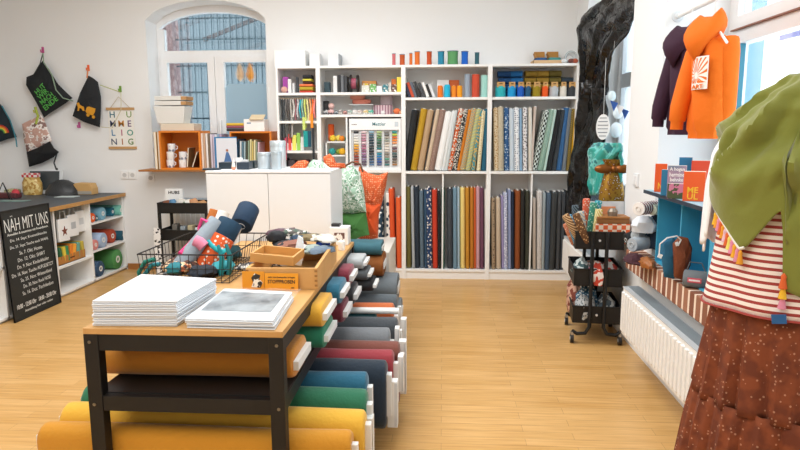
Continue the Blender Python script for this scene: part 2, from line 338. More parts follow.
# rotated so the front faces the room
# ------------------------------------------------------------ bookcases on the back wall
SX, SY, SD = -.3725, 5.94, .275
def bookcase(x0, wd, shelves, label, parts=()):
    t=thing('bookcase',label,'bookcase',(x0,SY,0),0,'white bookcases along the back wall'); H=2.02; th=.02
    for x in (0,wd-th): B('side_panel',(x,0,0),(x+th,SD,H),WHITE,t,.0015)
    B('top_panel',(th,0,H-.022),(wd-th,SD,H),WHITE,t,.0015); B('plinth',(th,.012,0),(wd-th,.03,.075),WHITE,t)
    B('back_panel',(th,SD-.008,.075),(wd-th,SD-.002,H-.02),mat('e3e2e0',.7),t)
    for z in shelves: B('shelf',(th,.002,z-.024),(wd-th,SD-.008,z),WHITE,t,.0015)
    for x,z0,z1 in parts: B('divider',(x-.007,.01,z0),(x+.007,SD-.01,z1),WHITE,t)
    return t
Z3=[.095,1.04,1.724]
bookcase(SX-1.2,.4,[.095,.66,1.045,1.235,1.515,1.776],'narrow white bookcase at the left end, cords and ribbons hanging in it')
bookcase(SX-.8,.8,[.095,1.05,1.776,1.572],'white bookcase holding the sewing thread display',[(.262,1.05,1.548)])
bookcase(SX,.8,Z3,'white bookcase third from the left, full of fabric bolts',[(.372,.095,1.016)])
bookcase(SX+.8,.8,Z3,'rightmost white bookcase beside the black plastic sheet, full of fabric bolts',[(.405,.095,1.016)])
# small white riser shelves inside unit 2 left of the thread display
t=thing('riser_shelf','small white two level riser with crocheted toys left of the thread display','shelf',(at(326,160,Y=6.0).x,6.0,1.05))
for z in (.14,.27): B('board',(0,0,z-.012),(.2,.16,z),WHITE,t)
for x in (0,.19): B('side',(x,0,0),(x+.01,.16,.27),WHITE,t)
YB=5.965
def row(items, z, group, where, w=.2, depth=.0, hang=0):
    """items: (x_bottom px, x_top px, thickness px, y_top px, colour words, material)"""
    n=len(items)
    for i,(xb,xt,tp,yt,desc,m) in enumerate(items):
        yc=YB+.105+random.uniform(-.012,.012)
        zt=at(xt,yt,Y=yc).z; a=at(xb,0,Y=yc).x; 
        # x at the right heights
        def X(px,zz):
            lo=at(px,130,Y=yc); y=130
            for _ in range(4):
                q=at(px,y,Y=yc); y-= (zz-q.z)*FP/yc
            return at(px,y,Y=yc).x
        xa=X(xb,z); xc=X(xt,zt); t=tp/106*.97
        left=items[i-1][4] if i else 'the left panel'; right=items[i+1][4] if i<n-1 else 'the right panel'
        lab=f"{desc} fabric bolt between {left} and {right}, {where}"
        lab=' '.join(lab.split()[:16]) if len(lab.split())>16 else lab
        tx=Vector((xa,yc,z+.002+ t*.5*abs(xc-xa)/max(.1,(zt-z)))); 
        bolt('fabric_bolt',lab,group,tx,(xc,yc,zt),w,t,m,(0,1,0),core=1,ext=.010)
W='ffffff'
UP3=[(407,415.5,7,110,'black',fab('1c1f22')),(414,424.5,7,109,'mustard yellow',fab('b8901f')),(420.5,431,6.5,110,'tan',fab('b79a78')),
 (427,438,4,110,'pale beige',fab('cbb69c')),(431,443,6.5,110,'taupe',fab('8f7468',kind='dots',c2='a58b7e',sc=68)),(438,449,8,112,'pure white',fab('f1f1ef')),
 (443,453.5,3.2,111,'thin white',fab('dfe2e2')),(446,456,3.2,111,'pale grey',fab('c8cfcf')),(449,461,5.5,109,'rust patterned',fab('cf5a20',kind='terrazzo',c2='2f2a28',sc=47,c3='e9e1d2')),
 (454,465.5,5.5,110,'black and white print',fab('2b2b2b',kind='terrazzo',c2='ddd6c9',sc=68)),(458,469.5,3.6,110,'plain orange',fab('cf7a1c')),(462,474,7,109,'orange and teal check',fab('e2a33e',kind='check',c2='6f9d9d',sc=76)),
 (467.5,478.5,5,109,'yellow striped',fab('d8c765',kind='rings',c2='6a9aa0',sc=23)),(472.5,480.5,4.5,110,'teal print',fab('4f8d93',kind='terrazzo',c2='d9b25a',sc=59)),
 (478,483,4,111,'cream and ochre dotted',fab('e6dcb8',kind='dots',c2='b0872f',sc=68)),(483,486.6,5,109,'petrol blue',fab('1f5f78'))]
row(UP3,1.04,'fabric bolts leaning in the upper bays','upper middle bay')
UP4=[(496,495,5,108,'ochre floral',fab('dccbaa',kind='floral',c2='a8772f',sc=68)),(500.5,500,5.5,107,'sand dotted',fab('c3b8a0',kind='dots',c2='9a9484',sc=102)),(506,505.5,5.5,108,'blue floral',fab('2f5b8c',kind='floral',c2='b8cbdc',sc=51)),
 (511,510.5,4.5,109,'pale blue',fab('cbd8e2')),(516,515.5,5.5,108,'white and navy sprigged',fab('eef0f2',kind='dots',c2='3a4a66',sc=51)),(520,519.6,2.5,109,'sky stripe',fab('8eb1ce')),
 (524,524,4.5,108,'black and white floral',fab('e5e2e2',kind='floral',c2='4a4a52',sc=59)),(529,529,3.6,108,'ivory',fab('ded8cc')),(530,534,2.6,107,'rose beige',fab('cdbcb0')),
 (533,546,7,111,'black and white houndstooth',fab('1f2b28',kind='check',c2='cfdad4',sc=42)),(539,551,5.5,110,'sage green',fab('86a595',kind='dots',c2='b3c9bd',sc=102)),(543,554,2.5,110,'mint',fab('b6cfc4')),(547,557.5,5.5,110,'black textured',fab('17191c')),
 (552,561.5,5,110,'charcoal tweed',fab('32383d',kind='dots',c2='565d63',sc=136)),(557,565.5,6,108,'denim blue',fab('2f5f8e',kind='dots',c2='234a72',sc=102)),(562,568.5,4,109,'slate grey',fab('70777c')),(566,571.2,3.2,109,'ochre chevron',fab('a58a35',kind='check',c2='3a3426',sc=102)),(570,573.5,5,109,'yellow spotted',fab('d3a21c',kind='dots',c2='3b3320',sc=27))]
row(UP4,1.04,'fabric bolts leaning in the upper bays','upper right bay')
LO3A=[(409.5,408.5,5,186,'olive',fab('6c6430')),(414,412.5,3,186,'light grey',fab('a9b0b4')),(417.5,416.5,5.5,186,'midnight blue',fab('26323f')),(422.5,421.5,4.5,190,'steel blue',fab('5b6e7c')),
 (426.3,425.5,3,189,'dark denim',fab('2c4a66')),(430,428.8,5.5,187,'navy letter print',fab('213a63',kind='floral',c2='e5e0da',sc=40)),(435.5,434.6,5.5,189,'bright red',fab('c33a22')),(439.5,438.8,2.8,190,'black',fab('1b1c1e')),(443,443,3.2,188,'bottle green',fab('1f5a4c'))]
LO3B=[(450,449.7,6,188,'anthracite',fab('3d434a')),(455,454.7,4,187,'blue grey',fab('6f8fa3')),(458.5,458.2,2.6,187,'pale blue dotted',fab('a9c1cc',kind='dots',c2='7e9dae',sc=119)),(462.5,462.2,5,187,'pale yellow',fab('e8cf7e')),
 (467.3,467,4,187,'honey gold',fab('c08626')),(471.6,471.4,4,187,'amber',fab('b8741f')),(474.6,474.4,1.8,187,'coral',fab('df6a34')),(477.5,477.5,3.6,186,'dusty pink',fab('c79aa4')),(481.4,481.2,3.8,187,'plum',fab('6a4257')),(485.6,485.3,3,189,'off white',fab('e6e2da'))]
LO4A=[(493,492.3,3.8,197,'tan dotted',fab('a58f74',kind='dots',c2='4a3d31',sc=37)),(497.8,497.3,5,197,'beige',fab('c6b49c')),(502,501.2,2.4,195,'lilac',fab('9b92bd')),(505,504.6,4,192,'lavender floral',fab('aab0cb',kind='floral',c2='e7e9f2',sc=59)),
 (508.8,508.5,3,189,'periwinkle',fab('8b98bc')),(511.8,511.6,2.8,191,'ink blue',fab('1d2a40')),(516.4,517,6,190,'chestnut brown',fab('8b481d')),(521.5,521.8,3.6,190,'dotted black',fab('22211f',kind='dots',c2='4a463f',sc=136)),(526,526.4,4,190,'dark olive',fab('38392c'))]
LO4B=[(533.2,533,3,197,'oatmeal',fab('bdb0a2')),(538,538.4,5.5,190,'white and grey stippled',fab('d3cec9',kind='dots',c2='8f8a87',sc=119)),(541.5,543,3,192,'pale grey',fab('99a3a6')),(545.5,547.5,4.5,192,'slate blue',fab('46586b')),
 (550,553.5,7,191,'graphite',fab('3b3e3f')),(556,558.3,3.6,191,'dark grey',fab('45474a')),(560,562,4.5,191,'charcoal striped',fab('2f3236',kind='stripes',c2='50555b',sc=34)),(565.5,566.5,4.5,190,'black',fab('1a1b1d'))]
G='fabric bolts standing in the lower bays'
row(LO3A,.095,G,'lower bay'); row(LO3B,.095,G,'lower bay'); row(LO4A,.095,G,'lower bay'); row(LO4B,.095,G,'lower bay')
row([(382,381,5,196,'navy and white leafy',fab('1f3a4e',kind='floral',c2='e8ecec',sc=23)),(389.5,388.5,4.4,192,'white navy spotted',fab('ece9e2',kind='floral',c2='24384c',sc=20)),(394,391.6,5.5,188,'vermilion',fab('d65222')),(400,398.8,5.5,197,'bright orange',fab('dc5e2a'))],.095,G,'lower bay beside the orange bag')
# ---- unit 3 top bay: books, towels rolls, spools on top
def px_box(name,label,cat,x0,x1,y0,y1,Y,D,m,group=None,z=None,bevel=.003,tilt=0,**k):
    """box whose front face spans the given pixels at depth Y; z = exact base height"""
    a=at(x0,y1,Y=Y); b=at(x1,y0,Y=Y); z0=a.z if z is None else z
    o=MB().b2((-(b.x-a.x)/2,0,0),((b.x-a.x)/2,D,b.z-z0)).build(name,m,bevel=bevel,**k); o.location=((a.x+b.x)/2,Y,z0)
    if tilt: o.rotation_euler=(0,tilt,0)
    return tag(o,label,cat,group)
z=1.724
books=[('navy','24304a',410,82),('orange red','c9471f',413,81),('slate','5b6470',416,80.5),('black','1e1e20',420,80),('dark grey','3a3c40',424,81),('white','eceae6',428,81),('jet black','141416',431,83),('pale grey','d8dadb',434,83)]
for i,(c,h,px,yt) in enumerate(books):
    p=at(px,96.5,Y=5.99); zt=at(px,yt,Y=5.99).z; th=.026; hh=zt-z-.01
    o=MB().b2((-th/2,0,0),(th/2,.15,hh)).build('book',mat(h,.5),bevel=.002); o.location=(p.x,5.99,z+.002+.5*th*.35); o.rotation_euler=(0,-.35,0)
    MB().b2((-th/2+.003,.003,hh-.001),(th/2-.003,.148,hh+.0008)).build('pages',mat('f0ece0',.8),o)
    tag(o,f"{c} book leaning left on the top shelf of the third bookcase",'book','books leaning on the top shelf of the third bookcase')
for i,(c,h,x0,x1,y0) in enumerate((('orange','ef7a22',437.5,443,85.5),('sky blue','22b6dc',444,450.5,84.5),('tangerine','ee8a24',451.5,456.5,85.5),('amber','f2a01e',457,462.5,85.5))):
    a=at(x0,90,Y=6.0); b=at(x1,y0,Y=6.0); r=(b.x-a.x)/2
    o=MB().lathe([(r*.8,0),(r,.01),(r,b.z-z-.02),(r*.8,b.z-z),(r*.25,b.z-z)],seg=16).build('ribbon_reel',fab(h)); o.location=((a.x+b.x)/2,6.03,z+.001); tag(o,f'{c} rolled ribbon reel standing on the top shelf of the third bookcase','reel','coloured reels on the top shelf')
    MB().tube([(0,0,b.z-z-.002),(0,0,b.z-z+.004)],r*.25,10).build('core',CARD,o)
px_box('storage_box','flat white box lying behind the coloured reels on the top shelf','box',437,449,80,84.5,6.12,.08,WHITE,z=1.80).location.z=1.79
o=bpy.data.objects['storage_box']; o.location.z=z+.0; o.dimensions
o.data.transform(Matrix.Scale(1,4)); 
for v in o.data.vertices:
    if v.co.z>.01: v.co.z=at(443,80,Y=6.12).z-z
for i,(c,h,x0,x1,y0) in enumerate((('grey','9aa7b6',464.5,471,73.5),('brick red','cf4f35',472,480,74),('mint','a2d8cf',481,488.5,74.8))):
    a=at(x0,90,Y=6.0); b=at(x1,y0,Y=6.0); r=(b.x-a.x)/2
    o=roll('fabric_roll',f'{c} upright fabric roll on the top shelf of the third bookcase','upright fabric rolls on the top shelf',((a.x+b.x)/2,6.05,z+.001),((a.x+b.x)/2,6.05,b.z),r,fab(h))
o=px_box('wooden_box','shallow orange box lying behind the amber reels on the top shelf','box',448.5,459,80,84.5,6.14,.06,mat('d9682a',.6),z=z)
# spools on top of the bookcase
zt=2.0205
SP=[('pink','cf6e72',392,395.7,53.5),('copper wire','c0582a',399.5,405,54.3),('tangerine narrow','d9702e',409.2,412.5,53),('orange','e0742e',414.5,420,51.5),('rust','c44f24',426.5,432,51.5),('teal','2a86a6',437.5,444.5,51.3),('large green','5c9a62',447,458.5,51),('cobalt blue','1b62c4',461,468.5,51.2),('dark teal','33606a',474.5,479.5,52.4)]
for c,h,x0,x1,y0 in SP:
    a=at(x0,64,Y=6.03); b=at(x1,y0,Y=6.03); r=(b.x-a.x)/2; H=b.z-zt
    t=thing('ribbon_spool',f'{c} ribbon spool standing on top of the bookcases','spool',((a.x+b.x)/2,6.03,zt),0,'ribbon spools on top of the bookcases')
    MB().lathe([(r*.93,.006),(r*.88,H*.5),(r*.93,H-.006)],seg=20).build('ribbon',fab(h),t,smooth=True)
    for zz in (0,H-.005): MB().lathe([(r*1.02,zz),(r*1.02,zz+.005)],seg=20).build('flange',mat('6d7f94' if c!='rust' else '8a4a2a',.4),t)
# boxes at the left end on top
px_box('storage_box','long white box lying at the left end on top of the bookcases','box',274.5,305,50,66,6.0,.2,WHITE,z=zt)
px_box('storage_box','small white box with grey edge beside the long white box on the bookcases','box',309.5,319.5,53.2,66,6.02,.16,mat('eceded',.5),z=zt)
px_box('ring_binder','white ring binder standing on top of the second bookcase','binder',328,338.5,53,65.8,6.02,.18,mat('e4e6e8',.5),z=zt)
o=bpy.data.objects['ring_binder']; MB().b2((.048,-.002,.005),(.056,.182,.115)).build('spine',mat('9aa0a6',.5),o)
# cardboard tray with two open boxes, glass jar
t=thing('cardboard_tray','pale cardboard tray holding two open boxes on top of the right bookcase','tray',at(548,62,Y=6.0)); t.location.z=zt
a=at(532,62,Y=6.0); b=at(562,57,Y=6.0); hw=(b.x-a.x)/2
mb=MB(); mb.b2((-hw,0,0),(hw,.18,.006)); mb.b2((-hw,0,0),(hw,.006,.035)); mb.b2((-hw,.174,0),(hw,.18,.035)); mb.b2((-hw,0,0),(-hw+.006,.18,.035)); mb.b2((hw-.006,0,0),(hw,.18,.035)); mb.build('tray',mat('d8b58a',.8),t)
for x0,x1,c,n in ((535,547,'1f5f9c','blue'),(548,561,'3f9a9c','teal')):
    p=at((x0+x1)/2,58,Y=6.04); hw=(at(x1,58,Y=6.04).x-at(x0,58,Y=6.04).x)/2*.95
    t=thing('open_box',f'open cardboard box of {n} sample cards on top of the right bookcase','box',(p.x,6.03,zt+.0075))
    mb=MB(); mb.b2((-hw,0,0),(hw,.12,.006)); mb.b2((-hw,0,0),(hw,.004,.05)); mb.b2((-hw,.116,0),(hw,.12,.05)); mb.b2((-hw,0,0),(-hw+.004,.12,.05)); mb.b2((hw-.004,0,0),(hw,.12,.05)); mb.build('carton',mat(c,.7),t)
    mb=MB(); mb.box((0,.115,.082),(hw*1.9,.004,.075),(-.25,.0,0)); mb.box((-hw*.95,.06,.075),(.004,.11,.05),(0,-.35,0)); mb.build('flap',mat('b5813f',.8),t)
    MB().b2((-hw+.008,.01,.006),(hw-.008,.11,.056)).build('sample_cards',mat(c,.6,kind='stripes',c2='c8a05a',sc=68),t)
t=thing('glass_jar','round clear glass jar lying on top of the right bookcase','jar',at(570,61,Y=6.02)); t.location.z=zt+.055
MB().lathe([(.03,-.035),(.052,-.02),(.056,.0),(.052,.03),(.05,.05)],seg=24,cap=False).build('bowl',mat('e6eef0',.05,alpha=.35),t,smooth=True,solid=.003).rotation_euler=(math.radians(80),0,0)
MB().tube([(.05*math.cos(a),-.05,.05*math.sin(a)) for a in [k*math.pi/12 for k in range(25)]],.004,6).build('rim',mat('b9c4c8',.2),t,smooth=True)
for i,(dx,c,n) in enumerate(((-.06,'d8dcde','white'),(.035,'b4573c','rust red'),(.0,'7a4b44','maroon'))):
    o=MB().ball((0,0,.02),.026,10,1.1,1,.8).build('wool_ball',fab(c),smooth=True); p=at(571,61,Y=5.97); o.location=(p.x+dx,5.965,zt+.001); tag(o,f'{n} small ball of yarn beside the glass jar on the right bookcase','yarn')
# ---- unit 4 top bay: folded felts and labelled rolls
z=1.724
FR=[('turquoise','2fb2b8',495.5,506.5),('azure','1c9bd6',508,516.5),('royal blue','1a5fc0',517.5,525),('petrol','245a80',525.5,531.5),('olive yellow','a08a1c',533,541.5),('orange red','ec5a1c',542.5,549),('light grey','b9bec2',550,559.5),('cream','e3dccf',560.5,567.5),('charcoal','3b3f44',568,577)]
for i,(c,h,x0,x1) in enumerate(FR):
    a=at(x0,95,Y=5.975); b=at(x1,86.5,Y=5.975); r=(b.x-a.x)/2
    t=thing('towel_bundle',f'{c} towel bundle with kraft label, front row of the right top shelf','towel',((a.x+b.x)/2,5.975+.05,z+.001),0,'labelled towel bundles on the right top shelf')
    H=at(x0,86.0,Y=5.975).z-z
    MB().rings([[Vector((u*k,v*k,zz)) for u,v in stadium(r*2,.09)] for zz,k in ((0,.92),(.008,1),(H-.012,1),(H,.9))]).build('towel',fab(h,bump=.6),t,smooth=True)
    k=MB(); k.box((0,-.035,H+.012),(r*1.5,.003,.05),(-.1,0,0)); k.build('label_card',mat('c99d62',.8),t); MB().box((0,-.039,H+.02),(r*.6,.002,.008)).build('label_mark',mat('5b3d20',.8),t)
FD=[('navy','1b4a7c',498,511,4),('blue','1f6aa6',511,523,4),('khaki','9a7c2a',524.5,536,4),('mustard','a3832f',537,549,4),('dark olive','6f6328',549,561,4),('dark slate','33414d',561,575,3)]
for c,h,x0,x1,n in FD:
    for j in range(n):
        a=at(x0,80,Y=6.1); b=at(x1,80,Y=6.1); hw=(b.x-a.x)/2
        o=MB().rings([[Vector((xx*hw*.98,u,v+.03)) for u,v in stadium(.1,.056)] for xx in (-1,-.9,0,.9,1)]).build('folded_felt',fab(h if j!=1 else h,bump=.5),smooth=True); o.location=((a.x+b.x)/2+random.uniform(-.006,.006),6.135,z+.002+j*.062)
        if z+j*.056>1.93: pass
        tag(o,f"{c} folded felt, {['bottom','second','third','top'][j]} in its stack behind the labelled towels",'felt','folded felts behind the labelled towels')
# ------------------------------------------------------------ left counter
CX=-3.28
ct=thing('counter','long white counter with an anthracite worktop and open shelves along the left side','counter',(CX,3.2,0))
# local coordinates: x negative = away from the room, y along
Lc=BY-3.2-.004
B('worktop',(-1.35,0,.768),(.02,Lc,.7985),mat('4b5156',.55),ct); B('wood_edge',(.02,0,.766),(.032,Lc,.7985),mat('b98a4e',.5),ct)
for yy in (0,.70,1.19,1.84,2.385,Lc-.02): B('partition',(-.45,yy,.02),(0,yy+.018,.766),WHITE,ct)
B('back_panel',(-.47,0,.0),(-.455,Lc,.766),WHITE,ct); B('plinth',(-.45,0,0),(-.02,Lc,.02),mat('d8d8d6',.6),ct)
B('shelf',(-.45,1.86,.252),(0,2.385,.27),WHITE,ct); B('shelf',(-.45,.02,.405),(0,1.84,.423),WHITE,ct); B('shelf',(-.45,0,.02),(0,Lc,.036),WHITE,ct)
B('shelf',(-.45,2.403,.555),(0,Lc-.02,.571),WHITE,ct); B('shelf',(-.45,2.403,.29),(0,Lc-.02,.306),WHITE,ct)
G='fabric rolls in the far bay of the left counter'
def croll(desc,px,py,zsh,r,h,ln=.33,x=-.015,**k):
    p=at(px,py,X=CX+x); m=fab(h,**k) 
    return roll('fabric_roll',desc,G,(CX+x-ln,p.y,zsh+r+.001),(CX+x,p.y,zsh+r+.001),r,m)
croll('orange fabric roll at the near end of the upper shelf in the left counter',93,218,.571,.045,'e8611f')
croll('small teal fabric roll beside the orange roll in the left counter',97,222,.571,.028,'2f5f70',x=-.03)
croll('light blue fabric roll on the upper shelf in the left counter',103,215,.571,.062,'7fb4cc')
croll('petrol fabric roll on the upper shelf of the left counter, left of the mint roll',113,216,.571,.045,'1f6f86',x=-.06)
croll('mint green fabric roll at the far end of the upper shelf in the left counter',121,211,.571,.052,'7cc5b4')
croll('pale pink fabric roll at the near end of the middle shelf in the left counter',96,248,.306,.05,'e08e88',x=-.01)
croll('pale blue fabric roll on the middle shelf of the left counter',104,245,.306,.072,'a9bfdb',x=-.01)
croll('rust red fabric roll on the middle shelf of the left counter',113,241,.306,.07,'b5482c',x=-.05)
croll('dark teal fabric roll at the far end of the middle shelf in the left counter',124,240,.306,.052,'1f5468')
croll('dark blue patterned fabric roll on the bottom shelf of the left counter',101,272,.036,.075,'33506f',kind='dots',c2='6a7f98',sc=60)
croll('large green fabric roll on the bottom shelf of the left counter',118,262,.036,.10,'4f9150')
roll('fabric_roll','dark blue second roll lying behind the dark blue patterned roll in the left counter',G,(CX-.36,5.81+.02,.036+.06),(CX-.08,5.83,.036+.06),.055,fab('2b4763'))
# wooden crate with colourful cards; white bags with brown star on hooks
pc=at(75,283,X=CX-.06); 
t=thing('wooden_crate','small wooden crate of colourful fabric pieces on the middle shelf of the counter','crate',(CX-.16,5.28,.2705))
mb=MB(); mb.b2((-.13,-.17,0),(.13,.24,.008)); mb.b2((.122,-.17,0),(.13,.24,.075)); mb.b2((-.13,-.17,0),(-.122,.24,.075)); mb.b2((-.122,-.17,0),(.122,-.162,.075)); mb.b2((-.122,.232,0),(.122,.24,.075)); mb.build('crate_wall',mat('b87a35',.6),t)
MB().prism([(-.03,.0),(.03,.0),(.04,.012),(-.04,.012)],(.1305,.035,.035),(0,1,0),(0,0,1),(1,0,0),.001).build('grip_hole',mat('5a3515',.8),t)
for i,(c,n) in enumerate((('2f6b45','green'),('e9d24c','yellow'),('3c8f5c','grass green'),('e8862c','orange'),('f0a63a','amber'),('6aa596','sage'),('c9b44c','mustard'))):
    o=MB().box((0,0,.075),(.2,.04,.14),(random.uniform(-.2,.2),0,random.uniform(-.15,.15))).build('fabric_piece',fab(c),bevel=.006); o.location=(CX-.13,5.28-.13+i*.056,.2795); tag(o,f'{n} folded fabric piece standing in the small wooden crate','fabric','fabric pieces in the wooden crate')
for i,(y,c) in enumerate(((5.20,'brown star'),(5.37,'grey print'),(5.53,'pale letters'))):
    t=thing('paper_bag',f"white paper bag with {'a brown star' if i==0 else 'a grey print' if i==1 else 'pale grey letters'} hanging under the dark worktop",'bag',(CX-.03-.02*i,y,.585+.015*i))
    MB().prism([(-.082,-.105),(.075,-.11),(.08,.085),(-.08,.09)],(0,0,0),(0,1,0),(0,0,1),(1,0,0),.02).build('pouch',mat('eff0f0',.7),t,bevel=.003)
    MB().tube([(.01,-.04,.088),(.01,-.03,.15),(.01,.03,.15),(.01,.04,.088)],.003,5).build('handle',mat('d8d8d8',.7),t)
    if i==0:
        MB().prism([( (.045 if k%2==0 else .018)*math.sin(k*math.pi/5),(.045 if k%2==0 else .018)*math.cos(k*math.pi/5)-.02) for k in range(10)],(.0205,0,0),(0,1,0),(0,0,1),(1,0,0),.003).build('star',mat('7a3f2c',.7),t)
    else: MB().b2((.0203,-.035,-.04),(.0215,.035,.02)).build('print',mat('b9bec4' if i==1 else 'cfd3d6',.7),t)
o=B('shelf_rail',(CX-.09,5.07,.755),(CX-.05,5.56,.765),WHITE); tag(o,'white rail under the worktop from which the paper bags hang','rail')
# things on the counter
def onc(x,y): return at(x,y,Z=.80)
t=thing('tablet','small grey tablet screen leaning at the wall on the dark counter','tablet',(0,0,0)); p=at(47,194,Z=.80); t.location=(p.x-.02,6.05,.80)
MB().box((0,.03,.12),(.36,.012,.24),(-.2,0,0)).build('casing',mat('dfe3e5',.4),t,bevel=.004); MB().box((-.005,.022,.135),(.31,.004,.19),(-.2,0,0)).build('screen',mat('3c4448',.2),t)
p=at(41,192,Z=.80)
t=thing('cookie_bag','clear bag of golden wrapped sweets with red check ribbon on the counter','bag',(-3.96,5.72,.80)); p=at(43,193,Z=.80); t.location=(p.x,min(p.y,6.0),.80)
MB().rings([[Vector((a*k,b*k,zz)) for a,b in stadium(.19,.11)] for zz,k in ((0,.9),(.03,1),(.12,1),(.15,.85),(.19,.75))]).build('sweets',mat('caa35a',.4,kind='multi',c2='e6cf8e',c3='b98b3a',sc=45),t,smooth=True)
MB().b2((-.075,-.045,.175),(.075,.03,.215)).build('ribbon',mat('f0e6e0',.6,kind='check',c2='c8303a',sc=40),t,bevel=.004)
t=thing('jar','small flat wicker lidded pot left of the golden sweets bag on the counter','pot',(0,0,0)); p=at(26,192,Z=.80); t.location=(p.x,min(p.y,6.05),.80)
MB().lathe([(.06,0),(.075,.02),(.07,.045),(.02,.055)]).build('pot_body',mat('8f8a5a',.7,kind='check',c2='cfc79a',sc=60),t,smooth=True)
t=thing('candy_box','dark red candy box at the left edge of the dark counter','box',(0,0,0)); p=at(9,198,Z=.80); t.location=(p.x,p.y,.80)
MB().b2((-.12,-.05,0),(.1,.05,.05)).build('carton',mat('5e2c30',.6),t,bevel=.01); MB().ball((.07,0,.05),.035,10).build('pompom',mat('c23a44',.7),t)
p=at(72,193,Z=.80)
t=thing('mesh_bowl','black mesh dome bowl on the counter under the bags','bowl',(p.x,6.02,.80))
MB().lathe([(.17,0),(.165,.04),(.125,.10),(.06,.14),(.01,.15)],sy=.85).build('dome',mat('1f2022',.5,kind='check',c2='3c3f42',sc=90),t,smooth=True)
t=thing('wedge_block','wooden wedge block with a grey front at the far end of the counter','block',(0,0,0)); p=at(91,193,Z=.80); t.location=(p.x,6.0,.80)
MB().prism([(-.10,0),(.11,0),(.11,.06),(.09,.11),(-.06,.115),(-.10,.08)],(0,0,0),(1,0,0),(0,0,1),(0,1,0),.12).build('wood_block',mat('cfa468',.6),t,bevel=.004); MB().b2((-.095,-.003,.005),(.105,0,.035)).build('label_strip',mat('a9a39a',.6),t)
o=MB().b2((-.09,-.06,0),(.10,.06,.004)).build('paper_sheet',mat('c9d6d6',.7)); p=at(92,195,Z=.80); o.location=(-3.62,5.80,.80); tag(o,'small pale grey mat lying at the far end of the dark counter','mat')
o=MB().b2((-.13,-.05,0),(.13,.05,.003)).build('paper_sheet',mat('7f9a92',.7)); p=at(14,201,Z=.80); o.location=(p.x,p.y,.8); tag(o,'pale green paper strip lying at the left edge of the dark counter','paper')
t=thing('easel','thin black picture easel at the left edge of the dark counter','easel',(0,0,0)); p=at(6,200,Z=.80); t.location=(p.x,p.y,.80)
for a,b in (((.06,0,0),(-.03,.02,.16)),((-.1,0,0),(-.03,.02,.16)),((-.03,.09,0),(-.03,.02,.16))): MB().tube([a,b],.004,6).build('leg',BLACKM,t)
# ------------------------------------------------------------ chalkboard
cb=thing('chalkboard','black chalkboard with white hand lettering leaning against the left counter','chalkboard',(0,0,0))
BLx=Vector((CX+.16,0,0)); bw,bh=.575,.845
bo=Vector((CX+.078,4.352,.002)); up=Vector((-.036,0,.845)).normalized(); al=Vector((0,1,0))
M=frameM(bo,al,up)  # x along the board, y up the board, z out
cb.matrix_world=M
B('board',(0,0,-.008),(bw,bh,0),mat('222422',.8,bump=.1),cb)
mb=MB(); 
for a,b in (((0,0,-.01),(bw,.008,.006)),((0,bh-.008,-.01),(bw,bh,.006)),((0,.008,-.01),(.008,bh-.008,.006)),((bw-.008,.008,-.01),(bw,bh-.008,.006))): mb.b2(a,b)
mb.build('frame',mat('17181a',.5),cb)
chalk=mat('e8e8e4',.9)
def ctext(s,x,y,wd,ht,rot=0,bold=0): return text('lettering',s,chalk,cb,wd,ht*.85,Matrix.Translation((x,y,.0012))@Matrix.Rotation(rot,4,'Z'),.0004,bold=bold)
ctext('NÄH MIT UNS',bw*.5,bh-.105,bw*.9,.14,.0,-.012)
ctext('Anmelden & zusammen mit Freundinnen',bw*.5,bh-.185,bw*.84,.022)
rows=['Do. 14. Sept: Kosmetiktasche','Do. 21. Sept: Tasche nach WAHL','Sa. 7. Okt: Hosen','Do. 12. Okt: SHIRT','Do. 9. Nov: Kinderkleider','Do. 16. Nov: Tasche AUFGESETZT','Sa. 25. Nov: Winterkleid','Do. 30. Nov: Rock HOSE','Sa. 16. Dez: Tischdecken']
wid=[.80,.84,.5,.6,.7,.92,.7,.62,.7]; off=[.5,.5,.5,.5,.52,.5,.55,.55,.55]
for i,s in enumerate(rows): ctext(s,bw*off[i],bh-.235-i*.052,bw*wid[i]*.95,.033,0,-.008)
ctext('10:00 - 12:00 Uhr   18:00 - 20:00 Uhr',bw*.5,.105,bw*.84,.042,0,.003); ctext('Anmeldung hier oder online',bw*.52,.055,bw*.6,.028)
# ------------------------------------------------------------ wall hooks and drawstring bags
def sheet(name, pts, Y, th, m, parent, off, nz=.0, puff=.02, seg=10):
    """cushion-like fabric body from a pixel outline on the plane at depth Y, pts in photo pixels, off = parent's location"""
    w=[at(x,y,Y=Y)-Vector(off) for x,y in pts]; cx=sum(v.x for v in w)/len(w); cz=sum(v.z for v in w)/len(w)
    # resample
    n=len(w); full=[]
    for i in range(n):
        for k in range(4): full.append(w[i].lerp(w[(i+1)%n],k/4))
    y0=w[0].y; rs=[]
    for s,d in ((.02,puff),(.35,puff*.95),(.7,puff*.75),(.92,puff*.4),(1,0),(.92,-puff*.4),(.7,-puff*.7),(.35,-puff),(.02,-puff)):
        rs.append([Vector((cx+(v.x-cx)*s, y0-d*(1+.35*noise.noise(Vector((v.x*9,v.z*9,s*3)))), cz+(v.z-cz)*s)) for v in full])
    return MB().rings(rs).build(name,m,parent,smooth=True)
def hook(px,py,c,n,g='coloured wall hooks above the left counter'):
    p=at(px,py,Y=BY); t=thing('wall_hook',f'{n} plastic wall hook above the left counter','hook',(p.x,BY,p.z),0,g)
    mb=MB(); mb.b2((-.012,-.006,-.03),(.012,0,.03)); mb.build('plate',mat(c,.4),t,bevel=.002); MB().tube([(0,-.006,-.02),(0,-.035,-.025),(0,-.04,.0)],.006,6).build('prong',mat(c,.4),t)
    return p
